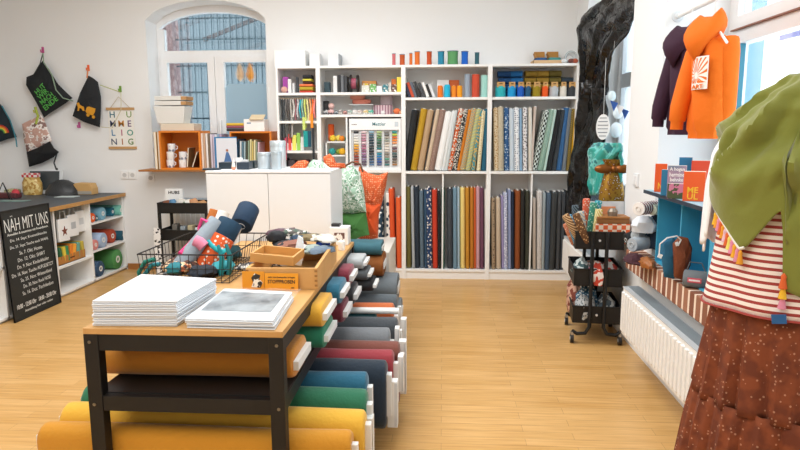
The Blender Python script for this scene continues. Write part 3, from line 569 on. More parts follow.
hook(43,50,'c0508a','pink'); hook(88.5,68,'e8622a','orange'); hook(120.5,89,'6f9c3c','green'); hook(79.5,125,'c45a9c','magenta'); hook(36,110,'c9c23c','yellow')
yb2=6.15; o0=at(43,60,Y=yb2)
t=thing('drawstring_bag','black drawstring bag with green block lettering hanging from the pink hook','bag',o0)
sheet('bag_body',[(42.5,60.5),(34,74),(26.5,77),(26,85),(36,102),(44,117.5),(52,112),(66,103),(72.5,98),(66,92),(58,84),(49,69)],yb2,0,fab('1c2024'),t,o0,puff=.03)
MB().tube([at(x,y,Y=yb2-.035)-o0 for x,y in((43,53),(43.5,62),(52,75),(56,90),(63,98),(73,101))],.006,6).build('drawcord',mat('8aa08a',.8),t); MB().tube([at(x,y,Y=yb2-.02)-o0 for x,y in((43,53),(40,64),(33,76))],.005,6).build('drawcord',mat('2a3030',.8),t)
gm=mat('58b14c',.7)
ax=(at(48,105,Y=yb2-.04)-at(37,92,Y=yb2-.04)); 
for i,(x0,y0,x1,y1) in enumerate(((36,93,44,85),(38.5,98,47,90),(41,103,52,94),(44.5,108.5,56.5,98))):
    a=at(x0,y0,Y=yb2-.048)-o0; b=at(x1,y1,Y=yb2-.048)-o0; M=frameM((a+b)/2,(b-a),Vector((-(b-a).z*1,0,(b-a).x))*1.0)
    text('lettering',['HUT','WIR','MACH','ENDE'][i],gm,t,(b-a).length*1.05,.05,M,.001,bold=.01)
o0=at(88,76,Y=yb2)
t=thing('drawstring_bag','black drawstring bag with a golden horse carriage print hanging from the orange hook','bag',o0)
sheet('bag_body',[(88.5,75.5),(84,85),(80,93),(75,108),(72.5,116),(84,122),(100,127.5),(101,110),(101,97),(98,82),(93,78)],yb2,0,fab('1f2226'),t,o0,puff=.03)
cm=mat('d9981f',.6); cmb=MB(); Y2=yb2-.041
def pp(x,y): return at(x,y,Y=Y2)-o0
for poly in ([(87,107),(89,106.5),(95.5,108.5),(95,112),(93,115.5),(87.5,114),(85.5,111)],[(76.5,103),(79,102.5),(80,105),(84,107),(84.5,111),(82.5,110.5),(81.5,108.5),(79.5,108),(79,111),(77.5,110.8),(78,107)]):
    f=[pp(x,y) for x,y in poly]; cmb.rings([[v for v in f],[v+Vector((0,-.002,0)) for v in f]])
for x,y,r in ((88,115,.016),(93.5,117,.016)): cmb.tube([pp(x,y)+Vector((0,.001,0)),pp(x,y)+Vector((0,-.002,0))],r,14)
cmb.build('carriage_print',cm,t)
MB().tube([at(x,y,Y=yb2-.03)-o0 for x,y in((100,85),(110,88.5),(120,92))],.004,6).build('drawcord',mat('a9b25a',.8),t); MB().tube([at(x,y,Y=yb2-.03)-o0 for x,y in((101,127),(112,128),(121,110),(121,92))],.004,6).build('drawcord',mat('c9c0a0',.8),t); MB().tube([at(x,y,Y=yb2-.03)-o0 for x,y in((88,69),(87,78))],.007,6).build('drawcord',mat('d98a5a',.8),t)
# rainbow bag at left edge
o0=at(0,110,Y=yb2)
t=thing('drawstring_bag','dark teal bag with a rainbow print at the left edge of the wall','bag',o0)
sheet('bag_body',[(-18,92),(-2,102),(4,108),(13,128),(17,137),(8,139),(-6,144),(-20,140)],yb2,0,fab('1b2a33'),t,o0,puff=.03)
for k,c in enumerate(('c8342c','e88a2a','ecd24a','5aa24c')):
    r=8.5-k*1.3; cx_,cy_=0,134
    MB().tube([at(cx_+r*math.cos(a),cy_-r*math.sin(a),Y=yb2-.042)-o0 for a in [.15+i*.2 for i in range(12)]],.0068,6).build('rainbow_band',mat(c,.7),t)
MB().tube([at(x,y,Y=yb2-.035)-o0 for x,y in((2,106),(10,120),(14,132),(16,140),(17,147))],.006,6).build('drawcord',mat('3f8a9c',.8),t)
o0=at(36,125,Y=yb2)
t=thing('drawstring_bag','pink grey camouflage bag with a black bottom below the green lettered bag','bag',o0)
sheet('bag_top',[(22,124),(30,120),(41,114.5),(46,124),(52,141),(40,147),(27,153),(24,140)],yb2,0,fab('c9a294',kind='camo',c2='f0e9e4',c3='8d6f68',sc=14),t,o0,puff=.035)
sheet('bag_bottom',[(26.5,152),(38,147.5),(50,141),(54,148),(59,152),(54,157),(42,163),(29,167)],yb2,0,fab('15171a'),t,o0,puff=.035)
MB().tube([at(x,y,Y=yb2-.03)-o0 for x,y in((35,107),(38,116),(36,124))],.012,6).build('cord_bundle',mat('a9b84a',.8),t); MB().tube([at(x,y,Y=yb2-.03)-o0 for x,y in((57,153),(54,163),(58,174),(57,168))],.007,6).build('drawcord',mat('15171a',.8),t)
# another wall bag lower near counter: black stacked bags right of it are the mesh bowl
# HUMMEL HONIG style letter poster
p=at(122,129,Y=BY); t=thing('letter_poster','white wall poster with coloured serif letters between wooden bars','poster',(p.x,BY-.006,p.z))
a=at(108,108,Y=BY-.01); b=at(138.5,148.5,Y=BY-.01); hw=(b.x-a.x)/2; zt_=a.z-p.z; zb_=b.z-p.z
B('paper',(-hw*.93,-.002,zb_),(hw*.93,0,zt_),mat('f2f0ea',.7),t); B('wooden_bar',(-hw,-.012,zt_-.02),(hw,.004,zt_+.004),mat('c59a66',.5),t); B('wooden_bar',(-hw,-.012,zb_-.004),(hw,.004,zb_+.02),mat('c59a66',.5),t)
MB().tube([(-hw*.7,-.004,zt_),(0,-.02,zt_+.11),(hw*.7,-.004,zt_)],.0025,5).build('hanging_cord',mat('b9a27a',.8),t)
L_=[['H','U'],['M','M','E'],['L','I','O'],['N','I','G']]; cc=['2f6f7f','7c9a4c','3a3f5c','c98a3a','6a4a7c','3a7fae','b4557a','2f8f7f','44506a','a86a3c','5a7f3c']
n_=0
for r_,rw in enumerate(L_):
    for c_,ch in enumerate(rw):
        x=(-hw*.6+hw*1.2*c_/(len(rw)-1)); zz=zt_-.065-r_*(zt_-zb_-.08)/3.6
        text('letter',ch,mat(cc[n_],.7),t,None,.062,Matrix.Translation((x,-.0035,zz))@Matrix.Rotation(math.pi/2,4,'X'),.0006,bold=.01); n_+=1
# ------------------------------------------------------------ window ledge with orange boxes
ws=thing('window_ledge','wooden ledge board below the arched window carrying orange boxes','ledge',(-2.27,BY,1.05)); B('board',(-.70,-.26,-.018),(.66,.22,0),mat('a5682e',.5),ws,.003)
zl=1.051
OR=mat('dd7f22',.5)
def obox(name,label,x0,x1,y0,Y,D):
    a=at(x0,160,Y=Y); b=at(x1,y0,Y=Y); hw=(b.x-a.x)/2; H=b.z-zl; t=thing(name,label,'box shelf',((a.x+b.x)/2,Y,zl))
    for x in(-hw,hw-.016): B('side_panel',(x,0,0),(x+.016,D,H),OR,t,.002)
    B('top_panel',(-hw+.016,0,H-.016),(hw-.016,D,H),OR,t); B('bottom_panel',(-hw+.016,0,0),(hw-.016,D,.016),OR,t); B('back_panel',(-hw+.016,D-.01,.016),(hw-.016,D,H-.016),OR,t); return t,hw,H
t,hw,H1=obox('orange_cube','orange open wooden cube with white cups inside at the left of the window ledge',160,199.5,130.8,5.97,.28)
t,hw,H2=obox('orange_cube','orange open wooden cube of magazines at the right of the window ledge',230.5,271,131.3,5.98,.28)
for i,(px,c,n) in enumerate(((154.5,'d9b27a','tan'),(158,'c4935a','brown'))):
    a=at(px,132,Y=6.0); o=B('book',(-.012,0,0),(.012,.2,a.z-zl),mat(c,.6)); o.location=(a.x,6.0,zl+.001); MB().b2((-.009,-.0008,.004),(.009,.195,a.z-zl+.001)).build('pages',mat('efe6d4',.8),o); tag(o,f"{n} book standing {'at the far left end' if i==0 else 'against the left orange cube'} of the window ledge",'book')
for i,(px,z) in enumerate(((169,0),(169.5,1),(171,2),(181.5,0),(182,1))):
    p=at(px,160,Y=6.02); o=thing('mug',['white printed mug at the bottom of the left mug stack in the orange cube','white printed mug in the middle of the left mug stack in the orange cube','white printed mug on top of the left mug stack in the orange cube','white printed mug at the bottom of the right stack in the orange cube','white printed mug on top of the right stack in the orange cube'][i],'mug',(p.x,6.05,zl+.017+z*.078),random.uniform(-.6,.6),'white mugs in the left orange cube')
    MB().lathe([(.030,0),(.036,.01),(.037,.077),(.033,.077),(.031,.01),(.001,.008)],seg=18).build('cup',mat('eef0f2',.3,kind='floral',c2='8a93a8',sc=30) if i%2==0 else mat('f2f2f0',.3),o,smooth=True); MB().tube([(.035,0,.06),(.055,0,.05),(.055,0,.03),(.036,0,.02)],.004,6).build('mug_handle',WHITE,o)
for i,(px,c,n,tl) in enumerate(((188,'8a6a44','brown',.1),(193,'5f4a3a','dark brown',.35))):
    p=at(px,160,Y=6.04); o=B('book',(-.006,0,0),(.006,.16,.19-.03*i),mat(c,.6)); o.location=(p.x-.01,6.04,zl+.019); o.rotation_euler=(0,tl,0); tag(o,f'{n} thin book leaning inside the left orange cube','book'); MB().b2((-.004,-.0007,.004),(.004,.155,.1905-.03*i)).build('pages',mat('e8e0cc',.8),o)
# stacked white tubs on the left cube
tz=zl+H1
t=thing('storage_tub','flat beige wooden box under the white baskets on the left orange cube','box',(at(177,126,Y=6.0).x,6.0,tz+.001)); a=at(160,130,Y=6.0);b=at(193,122,Y=6.0); B('lid_box',(-(b.x-a.x)/2,0,0),((b.x-a.x)/2,.2,.07),mat('d9ccb8',.7),t,.004)
for i,(y0,y1) in enumerate(((122.5,106),(105.5,101),(100.5,96))):
    a=at(154.5,y0,Y=6.0); b=at(185,y1,Y=6.0); H=(b.z-a.z); z0=tz+.072 if i==0 else a.z; a0=(b.x-a.x)/2
    t=thing('storage_basket',['large white woven basket on the flat box left of the window','white basket stacked on the large woven basket by the window','topmost white basket of the stack by the window'][i],'basket',((a.x+b.x)/2,6.09,z0+.001),0,'white baskets by the window')
    if i==0: H=at(170,106,Y=6.0).z-z0-.003; k0=.82
    else: k0=.97
    rr=[[Vector((x*a0*k,y*.1*k,z)) for x,y in((-1,-1),(1,-1),(1,1),(-1,1))] for k,z in((k0,0),(1,H),(.96,H),(k0*.96,.006))]
    MB().rings(rr).build('basket_wall',mat('e6e5e0',.8,bump=.5,bs=120),t,bevel=.003)
    if i: MB().b2((a0*.75,-.101,.004),(a0+.012,.08,H-.004)).build('wooden_end',mat('b98d5c',.7),t)
# magazines between cubes and in right cube
mc=['e7e0d6','c9a58a','efe9e4','7a6a58','dfd3df','d5c7dc','e9e9ee','9fb6c8','c8b2c8']
for i,c in enumerate(mc):
    px=201.5+i*2.35; a=at(px,134+random.uniform(-1,1),Y=6.0); o=B('magazine',(-.009,0,0),(.009,.21,a.z-zl),mat(c,.5)); o.location=(a.x,6.0,zl+.001)
    tag(o,f"{['ivory','tan','cream','brown','lilac grey','pale violet','white','light blue','mauve'][i]} magazine standing in the row between the two orange cubes",'magazine','magazines between the orange cubes')
p=at(225,150,Y=5.93); t=thing('magazine_display','blue framed magazine showing a figure in a blue coat, between the orange cubes','magazine',(p.x,5.95,zl+.001)); a=at(210,164,Y=5.95);b=at(231,137,Y=5.95); hw=(b.x-a.x)/2; H=b.z-zl
B('cover',(-hw,0,0),(hw,.018,H),mat('2f78ac',.4),t); B('cover_picture',(-hw+.018,-.0012,.012),(hw,0,H-.012),mat('dfe2ea',.4),t)
MB().prism([(-.05,.02),(.06,.02),(.03,.13),(.012,.17),(-.008,.17),(-.02,.12)],(.012,-.0013,0),(1,0,0),(0,0,1),(0,-1,0),.0012).build('coat_print',mat('4a72a8',.5),t); MB().ball((.014,-.003,.187),.013,8,1,.2,1).build('head_print',mat('a8705c',.5),t)
cs=['1d3346','24445c','e8eef0','5a7f92','a9c0c6','4a4f40','8fa38a','d9cf9a','c9b46a','e6ddb0','7f8f7a','d8bccb']
for i,c in enumerate(cs):
    px=234.5+i*2.0; a=at(px,140+random.uniform(-1.5,2),Y=6.0); o=B('magazine',(-.007,0,0),(.007,.2,a.z-zl-.02),mat(c,.5)); o.location=(a.x+.004,6.02,zl+.0175); o.rotation_euler=(0,.04,0)
    tag(o,f"{['navy','dark blue','white','steel blue','pale blue','dark olive','sage','straw','mustard','cream','grey green','rose'][i]} magazine standing inside the right orange cube",'magazine','magazines in the right orange cube')
z2=zl+H2+.001
o=px_box('storage_box','white carton with open flap on top of the right orange cube','box',244,264,119,130.8,6.03,.16,mat('f2f2f0',.6),z=z2); MB().box((.03,.02,.135),(.14,.1,.003),(.5,0,0)).build('flap',mat('d9c4a0',.7),o); MB().b2((-.07,-.0012,.07),(-.03,0,.085)).build('label',mat('8fa0b4',.6),o)
for i,(dz,c,n) in enumerate(((0,'3a3538','black'),(.028,'9a5a6a','wine'),(.052,'d9b23a','yellow'))):
    o=MB().rings([[Vector((x*.085,u,v+.014)) for u,v in stadium(.13,.026)] for x in(-1,-.9,0,.9,1)]).build('folded_cloth',fab(c),smooth=True); p=at(236.5,128,Y=6.08); o.location=(p.x,6.10,z2+dz); tag(o,f'{n} folded cloth in the small pile on the right orange cube','cloth','folded cloths on the right orange cube')
# ------------------------------------------------------------ black three tier trolley at the back wall
def trolley(loc,rz,label,w=.42,d=.30,zs=(.12,.42,.72),hb=.085,legx=1,wheels=True):
    t=thing('trolley',label,'trolley',loc,rz)
    for z in zs:
        hw,hd=w/2,d/2; mb=MB()
        mb.b2((-hw,-hd,z),(hw,hd,z+.006))
        for a,b in (((-hw,-hd,z),(hw,-hd+.004,z+hb)),((-hw,hd-.004,z),(hw,hd,z+hb)),((-hw,-hd+.004,z),(-hw+.004,hd-.004,z+hb)),((hw-.004,-hd+.004,z),(hw,hd-.004,z+hb))): mb.b2(a,b)
        mb.tube([(-hw,-hd,z+hb),(hw,-hd,z+hb),(hw,hd,z+hb),(-hw,hd,z+hb),(-hw,-hd,z+hb)],.006,6)
        mb.build('basket',BLACKM,t)
    return t
tl=trolley((-2.415,5.78,0),0,'black three tier trolley against the back wall beside the dark counter',.47,.28,(.08,.41,.665),.095)
for x in(-.225,.225):
    for y in(-.13,.13): MB().b2((x-.012,y-.012,.03),(x+.012,y+.012,.76)).build('post',BLACKM,tl); MB().tube([(x-.01,y,.022),(x+.01,y,.022)],.022,12).build('wheel',mat('2a2a2c',.5),tl)
TG='small goods on the back wall trolley'
TI=[(-.17,'7a4a34','brown',.05,.78),(-.115,'5a86a8','blue',.04,.78),(-.06,'d9d6ce','white',.05,.78),(0,'3f6f5a','green',.04,.78),(.04,'e0dcd2','ivory',.05,.78),(.10,'c9946a','tan',.05,.78),(.17,'b88a5c','kraft',.055,.78)]
for i,(dx,c,n,r,z) in enumerate(TI):
    o=MB().rings([[Vector((u*k,v*k,zz)) for u,v in stadium(r*2,.08)] for zz,k in ((0,.8),(.02,1),(.08,1),(.105+.01*(i%3),.6))]).build('packet',fab(c,bump=.4),smooth=True); o.location=(-2.415+dx,5.72,.673); o.rotation_euler=(0,random.uniform(-.3,.3),0); tag(o,f'{n} packet standing in the top tray of the back wall trolley','packet',TG)
for i in range(5):
    o=MB().tube([(0,0,0),(.01*(i-2),0,.09)],.004,6).build('pencil',mat(['d9b26a','8a5a34','c9a06a','6a4a34','d9c09a'][i],.6)); o.location=(-2.415+.15+i*.014,5.82,.673); tag(o,'wooden pencil standing behind the kraft packet in the back wall trolley','pencil','pencils in the back wall trolley')
o=MB().b2((-.085,0,0),(.085,.02,.06)).build('name_sign',mat('f3f3f1',.5)); p=at(174,182,Y=5.9); o.location=(p.x,5.885,.76); o['x']=0; del o['x']; tag(o,'white card with black marker lettering standing at the back of the trolley','sign'); o.location.z=.673
for v in o.data.vertices: v.co.z = v.co.z if v.co.z<.01 else .20
text('lettering','HUBS',mat('141414',.6),o,.11,.03,Matrix.Translation((0,-.0015,.165))@Matrix.Rotation(math.pi/2,4,'X'),.0006,bold=.02)
for i,(dx,c,n,w_,h_,z) in enumerate(((-.19,'26282b','black',.06,.07,.4268),(-.11,'6f6a62','taupe',.05,.13,.4268),(-.03,'9aa3a8','grey',.05,.11,.4268),(.04,'c2b48f','sand',.05,.12,.4268),(.11,'d8dde0','white',.05,.10,.4268),(.18,'30527a','blue',.05,.08,.4268),(-.17,'34383c','charcoal',.08,.12,.0868),(-.06,'2c5a9c','cobalt',.07,.14,.0868),(.05,'a8402c','red',.06,.12,.0868),(.15,'4a4038','brown',.08,.13,.0868))):
    o=MB().b2((-w_*.48,-.05,0),(w_*.48,.05,h_)).build('goods_box',mat(c,.6),bevel=.01); o.location=(-2.415+dx,5.74,z); o.rotation_euler=(0,0,random.uniform(-.05,.05)); tag(o,f"{n} small box in the {'middle' if z>.3 else 'bottom'} tray of the back wall trolley",'box',TG)
o=B('spotted_card',(-.03,0,0),(.03,.01,.34),mat('e9e9e9',.6,kind='floral',c2='2a2a30',sc=38)); p=at(156.5,246,Y=5.6); o.location=(at(156.5,228,Y=5.5).x,5.5,0); tag(o,'white and black speckled tall panel standing on the floor by the trolley','panel')
for v in o.data.vertices:
    if v.co.z>.1: v.co.z=at(156,228,Y=5.5).z
# ------------------------------------------------------------ narrow bookcase contents
def pbox(name,label,cat,x0,x1,ytop,zb,Y,D,m,group=None,tilt=0,bevel=.003,smooth=False):
    """upright block standing on zb, its front face between pixels x0..x1 up to pixel row ytop at depth Y"""
    a=at(x0,ytop,Y=Y); b=at(x1,ytop,Y=Y); hw=(b.x-a.x)/2
    o=MB().b2((-hw,0,0),(hw,D,max(.008,a.z-zb))).build(name,m,bevel=bevel,smooth=smooth); o.location=((a.x+b.x)/2,Y,zb+.001); o.rotation_euler=(0,tilt,0); return tag(o,label,cat,group)
z=1.776; g='small goods in the top bay of the narrow bookcase'
pbox('pouch','purple pouch in the top bay of the narrow bookcase','pouch',282.5,288,77,z,6.0,.1,fab('a24aa0'),g)
o=MB().ball((0,0,.03),.03,10,1.1,1,1).build('soft_toy',fab('d9a89c'),smooth=True); p=at(284,90,Y=5.97); o.location=(p.x,5.98,z+.001); tag(o,'pale pink little soft ball in front of the purple pouch','toy')
for i,(x0,x1,yt,c,n) in enumerate(((287.5,291,79,'e8e8e6','white'),(292,294.5,83,'d9dcde','pale grey'),(295.5,298,77,'3b4046','dark grey'))):
    pbox('bottle',f'{n} slim bottle in the top bay of the narrow bookcase','bottle',x0,x1,yt,z,5.98,.035,mat(c,.4),g,bevel=.008)
zz=z
for i,(c,n,h) in enumerate((('c5402c','red'),('b59c2c','mustard'),('ea7a3c','orange'),('5a2a28','dark brown'),('d8cf4a','lime yellow'),('26262a','black'))) if 0 else enumerate((('c5402c','red',.02),('b5a02c','mustard',.035),('ee7a4a','orange',.022),('4a2422','dark brown',.022),('d8cf4a','lime yellow',.022),('26262a','black',.035))):
    hw=.07 if i<3 else .045; p=at(307 if i<3 else 308,90,Y=6.02)
    o=MB().rings([[Vector((x*hw*k,u*k,v*k+h/2)) for u,v in stadium(.14,h)] for x,k in((-1,.9),(-.9,1),(0,1),(.9,1),(1,.9))]).build('folded_fabric',fab(c),smooth=True); o.location=(p.x,6.05,zz+.001); zz+=h+.002
    tag(o,f"{n} folded fabric in the pile in the top bay of the narrow bookcase",'fabric','pile of folded fabrics in the narrow bookcase')
# hanging cords / ribbons / zips
hr=thing('hanging_rail','thin metal rail in the narrow bookcase from which the zips hang','rail',(SX-1.19,5.97,1.725)); MB().tube([(0,0,0),(.38,0,0)],.005,6).build('bar',mat('b9bcbe',.3,metal=1),hr)
HC=[(281.3,142,'2f3338','black'),(283.5,142,'43484c','charcoal'),(286,117,'6d6a68','grey'),(288.5,138,'55504e','brown grey'),(291,137,'b4b0aa','silver'),(293.3,117,'dcd6d0','ivory'),(295.5,120,'8f5f66','dusty rose'),(297.5,117,'c4bfc0','pearl'),(300,118,'2fa7b8','turquoise'),(302.3,117,'8fbcae','mint'),(305,128,'d3e07a','lime'),(307.6,124,'e9e2a0','pale yellow'),(310,123,'f3b27a','peach'),(312.3,120,'ef6f2c','orange'),(314.2,118,'e88a84','salmon')]
for i,(px,yb_,c,n) in enumerate(HC):
    a=at(px,99,Y=5.965); b=at(px-.6,yb_,Y=5.965); t=thing('zip_fastener',f'{n} zip or ribbon hanging in the narrow bookcase','zip',(a.x,5.972,1.716),0,'zips and ribbons hanging in the narrow bookcase')
    w_=.0065; L=1.716-b.z
    MB().rings([[Vector((-w_+s*.010*0+.004*math.sin(s*6+i),-.012+.012*math.sin(s*5+i),-L*s)),Vector((w_+.004*math.sin(s*6+i),-.012+.012*math.sin(s*5+i),-L*s)),Vector((w_+.004*math.sin(s*6+i),.008,-L*s)),Vector((-w_+.004*math.sin(s*6+i),.008,-L*s))] for s in (0,.2,.4,.6,.8,1)]).build('ribbon',fab(c),t)
    MB().box((0,0,.008),(.008,.006,.02)).build('hook',mat('c9c9c9',.3,metal=.6),t)
for i,(px,yt,yb_,w_,c,n) in enumerate(((304,117,130,3,'cfe07c','lime green'),(312,114,128,3,'f2952e','amber'),(306,131,147,5,'1f9a96','turquoise'),(309.5,131,147,4,'1d4e63','petrol'),(313.5,128,160,3,'2b2f33','black'),(286,138,160,2,'c44a68','pink'))):
    a=at(px-w_/2,yt,Y=5.93); b=at(px+w_/2,yb_,Y=5.93); o=MB().b2((-(b.x-a.x)/2,0,b.z-a.z),((b.x-a.x)/2,.012,0)).build('ribbon',fab(c),bevel=.003); o.location=((a.x+b.x)/2,5.918,a.z); tag(o,f'{n} longer ribbon hanging in front of the narrow bookcase shelves','ribbon','long ribbons hanging in front of the narrow bookcase')
z=1.235
for i,(x0,x1,yt,c,n) in enumerate(((283,287,137,'cf6a78','pink'),(288,291,134,'e0524a','red'),(292,296,135,'e9e26a','lemon'),(296.5,300,133,'9ccf5a','grass green'),(300.5,303.5,137,'f2f2f0','white'))):
    pbox('sewing_card',f'{n} carded haberdashery on the lower shelf of the narrow bookcase','haberdashery',x0,x1,yt,z,5.985,.03,mat(c,.6),'carded haberdashery in the narrow bookcase')
px_box('white_box','long white box on the middle shelf of the narrow bookcase','box',282,303,143,149,5.99,.12,WHITE,z=1.236)
z=1.045
for i,(x0,x1,yt,c,n) in enumerate(((281,287,158,'2c2c30','black'),(288,295,160,'4a3f44','dark plum'),(296,302,161,'353a40','charcoal'),(303,308,160,'5a2f38','wine'))):
    pbox('pouch',f'{n} pouch on the shelf behind the cabinet in the narrow bookcase','pouch',x0,x1,yt,z,6.0,.12,fab(c),'dark pouches low in the narrow bookcase',bevel=.012)
# ------------------------------------------------------------ second bookcase: top bay
z=1.776; g='small goods in the top bay of the second bookcase'
pbox('tin','dark teal tin at the left of the top bay in the second bookcase','tin',324,329.5,82,z,5.99,.08,mat('1f3b44',.4),g,bevel=.006)
FRZ=[(333,337,76,'e4e4e2','white'),(337.5,340,75,'2b2b2e','black'),(340.5,343.5,75,'6a6e73','grey'),(344,347,76,'3a3d42','anthracite')]
for x0,x1,yt,c,n in FRZ: pbox('folder',f'{n} upright folder in the top bay of the second bookcase','folder',x0,x1,yt,z,6.0,.14,mat(c,.5),g)
p=at(354,84,Y=5.99); t=thing('cable_reel','black round reel with pink centre in the top bay of the second bookcase','reel',(p.x,6.02,z+.085))
for x in(-.04,.025): MB().lathe([(.082,0),(.082,.014)],seg=24).build('reel_disc',mat('232327',.4),t,smooth=True,loc=(x,0,0)).rotation_euler=(0,math.radians(90),0)
MB().lathe([(.05,-.03),(.05,.03)],seg=20).build('reel_core',mat('b0586e',.6),t,smooth=True).rotation_euler=(0,math.radians(90),0)
UB=[(361.5,369,85.5,'d9d7c9','cream'),(363,368,83.5,'e3c54a','yellow'),(369.5,376,84,'6fae62','green'),(376.5,382,86,'eaf0f2','white'),(382.5,388,84.5,'3f7f8a','petrol'),(388.5,391,82.5,'c9c3ba','beige'),(391.5,396.5,84.5,'6a4436','brown')]
for i,(x0,x1,yt,c,n) in enumerate(UB): pbox('haberdashery_box',f'{n} small box in the top bay of the second bookcase','box',x0,x1,yt,z,6.0+(.04 if i==1 else 0),.035 if i==0 else .05,mat(c,.6,kind='terrazzo',c2='f2efe6',sc=60),g)
bpy.data.objects['haberdashery_box.001'].location.y=6.05
pbox('haberdashery_box','apricot box lying at the back of the top bay in the second bookcase','box',362,376,81,z,6.11,.08,mat('e8a25a',.6),g)
px_box('haberdashery_box','yellow upright box at the right end of the top bay in the second bookcase','box',396.8,401.5,77,90,6.02,.06,mat('f0da4a',.6),z=z); px_box('haberdashery_box','orange carton beside the yellow upright box in the second bookcase','box',391.5,396,79,90,6.07,.05,mat('dc742c',.6),z=z)
# second bay: baskets, toys
z=1.572; g='small toys and balls in the second bay of the second bookcase'
def blob(name,label,cat,px,dia,zb,Y,m,g=None,sz=.8):
    r=dia/106/2; p=at(px,110,Y=Y); o=MB().ball((0,0,r*sz),r,12,1,1,sz).build(name,m,smooth=True); o.location=(p.x,Y,zb+.001); return tag(o,label,cat,g)
px_box('picture_block','small black block behind the soft toys in the second bookcase','block',323.5,328.5,101,113,6.06,.03,mat('26262a',.5),z=z)
for i,(px,d,c,c2,n) in enumerate(((326,6,'b9b9b9','4a4a50','grey speckled'),(331,7,'d9b0ae','5a4a50','pink and grey'),(336,5,'a9adb0','3f444a','dark speckled'),(341,6,'8f8a86','e3dcd6','stone'),(345,5,'d9a29a','6a4a4a','rose'))):
    blob('wool_ball',f'{n} wool ball on the second shelf of the second bookcase','yarn',px,d,z,5.985,fab(c,kind='terrazzo',c2=c2,sc=40),g)
blob('soft_toy','pink soft toy head resting behind the wool balls of the second bookcase','toy',331.5,6.5,z+.05,6.045,fab('e6bdb6'),None,1)
for i,(px,d,c,n) in enumerate(((350,6,'9fb0a8','grey green'),(355,6,'d8d2cf','white'),(360,6,'c9b9b3','beige'),(366,6,'d9c08a','straw'),(371,6,'5fae9a','aqua'))):
    blob('wool_ball',f'{n} wool ball under the pink baskets of the second bookcase','yarn',px,d,z,5.99,fab(c,kind='terrazzo',c2='f2efe9',sc=45),g)
def tub(label,x0,x1,yt,yb_,Y,c,lid=False,m=None,zb=None):
    a=at(x0,yb_,Y=Y); b=at(x1,yt,Y=Y); r=(b.x-a.x)/2; z0=a.z if zb is None else zb; H=b.z-z0
    o=MB().lathe([(r*.9,0),(r,.01),(r*1.0,H-.012),(r*.93,H),(r*.6,H)],seg=26,sy=.55).build('fabric_basket',m or fab(c),smooth=True); o.location=((a.x+b.x)/2,Y+r*.2,z0); return tag(o,label,'basket','felt baskets in the second bookcase')
px_box('shelf_stand','clear stand under the pink baskets of the second bookcase','stand',349,373,104,105.2,6.04,.12,mat('d9dcdc',.2)); 
o=bpy.data.objects['shelf_stand']; zs_=o.location.z
MB().b2((-.1,.10,-(zs_-z)+.001),(.1,.118,0)).build('stand_wall',mat('d9dcdc',.2),o); o['label']='pale riser stand under the pink felt baskets of the second bookcase'
tub('coral pink felt basket, lower of the two pink baskets','x' and 352,371,99.5,104,6.09,'e08a78',zb=zs_+.013)
tub('salmon pink felt basket with soft rim, upper of the two pink baskets',350,365,94.5,99.3,6.09,'e29a8a')
tub('mauve striped wide felt basket on the second shelf of the second bookcase',373,393,105,113,6.08,'9c7080',m=fab('a47c8a',kind='stripes',c2='e0c9cd',sc=12),zb=z)
tub('grey lilac felt basket on top of the mauve striped basket',380,392.5,94.5,104.8,6.08,'b0a3ab')
blob('wool_ball','white ball in front of the mauve striped basket','yarn',383,4.5,z,5.975,fab('eceaea')); blob('soft_toy','orange felt pumpkin at the right end of the second shelf','toy',397,7.5,z,6.01,fab('e5794a')); blob('soft_toy','peach felt ball in front of the orange felt pumpkin','toy',401,4,z,5.965,fab('e9b08a'))
# riser shelf toys
x0r=at(326,160,Y=6.0).x
for i,(px,zb,d,c,n,cl) in enumerate(((329,1.17,5.5,'e0642c','dark orange','orange'),(333,1.17,5,'e8c83c','yellow',''),(338,1.17,5,'f0dc6a','lemon',''),(342,1.17,4.5,'e98c2c','orange',''),(346,1.17,4,'5cb79a','mint',''),(332,1.0505,5.5,'2f9a98','teal',''),(338,1.0505,5,'8a9a3c','olive',''),(343,1.0505,5.5,'ecb52c','amber',''))):
    pp_=at(px,150,Y=6.03); r=d/106/2*1.35; zb=1.321 if zb>1.1 else 1.191; o=MB().ball((0,0,r*.9),r,12,1,1,.9).build('crochet_toy',fab(c,bump=.8,bs=90),smooth=True); o.location=(min(max(pp_.x,x0r+.012+r),x0r+.2-.012-r),6.04 if i%2 else 6.075,zb+.001); tag(o,f"{n} crocheted ball on the {'upper' if zb>1.3 else 'lower'} level of the white riser",'toy','crocheted balls on the white riser')
    MB().ball((r*.35,-r*.5,r*1.5),r*.35,8).build('toy_head',fab(c,bump=.8,bs=90),o,smooth=True)
pq=at(329,134,Y=6.0)
o=MB().b2((-.028,0,0),(.028,.05,.165)).build('cloth_stack',fab('dd5f24'),bevel=.012); o.location=(pq.x+.0,6.10,1.321); tag(o,'orange terry cloth standing on top of the white riser','cloth')
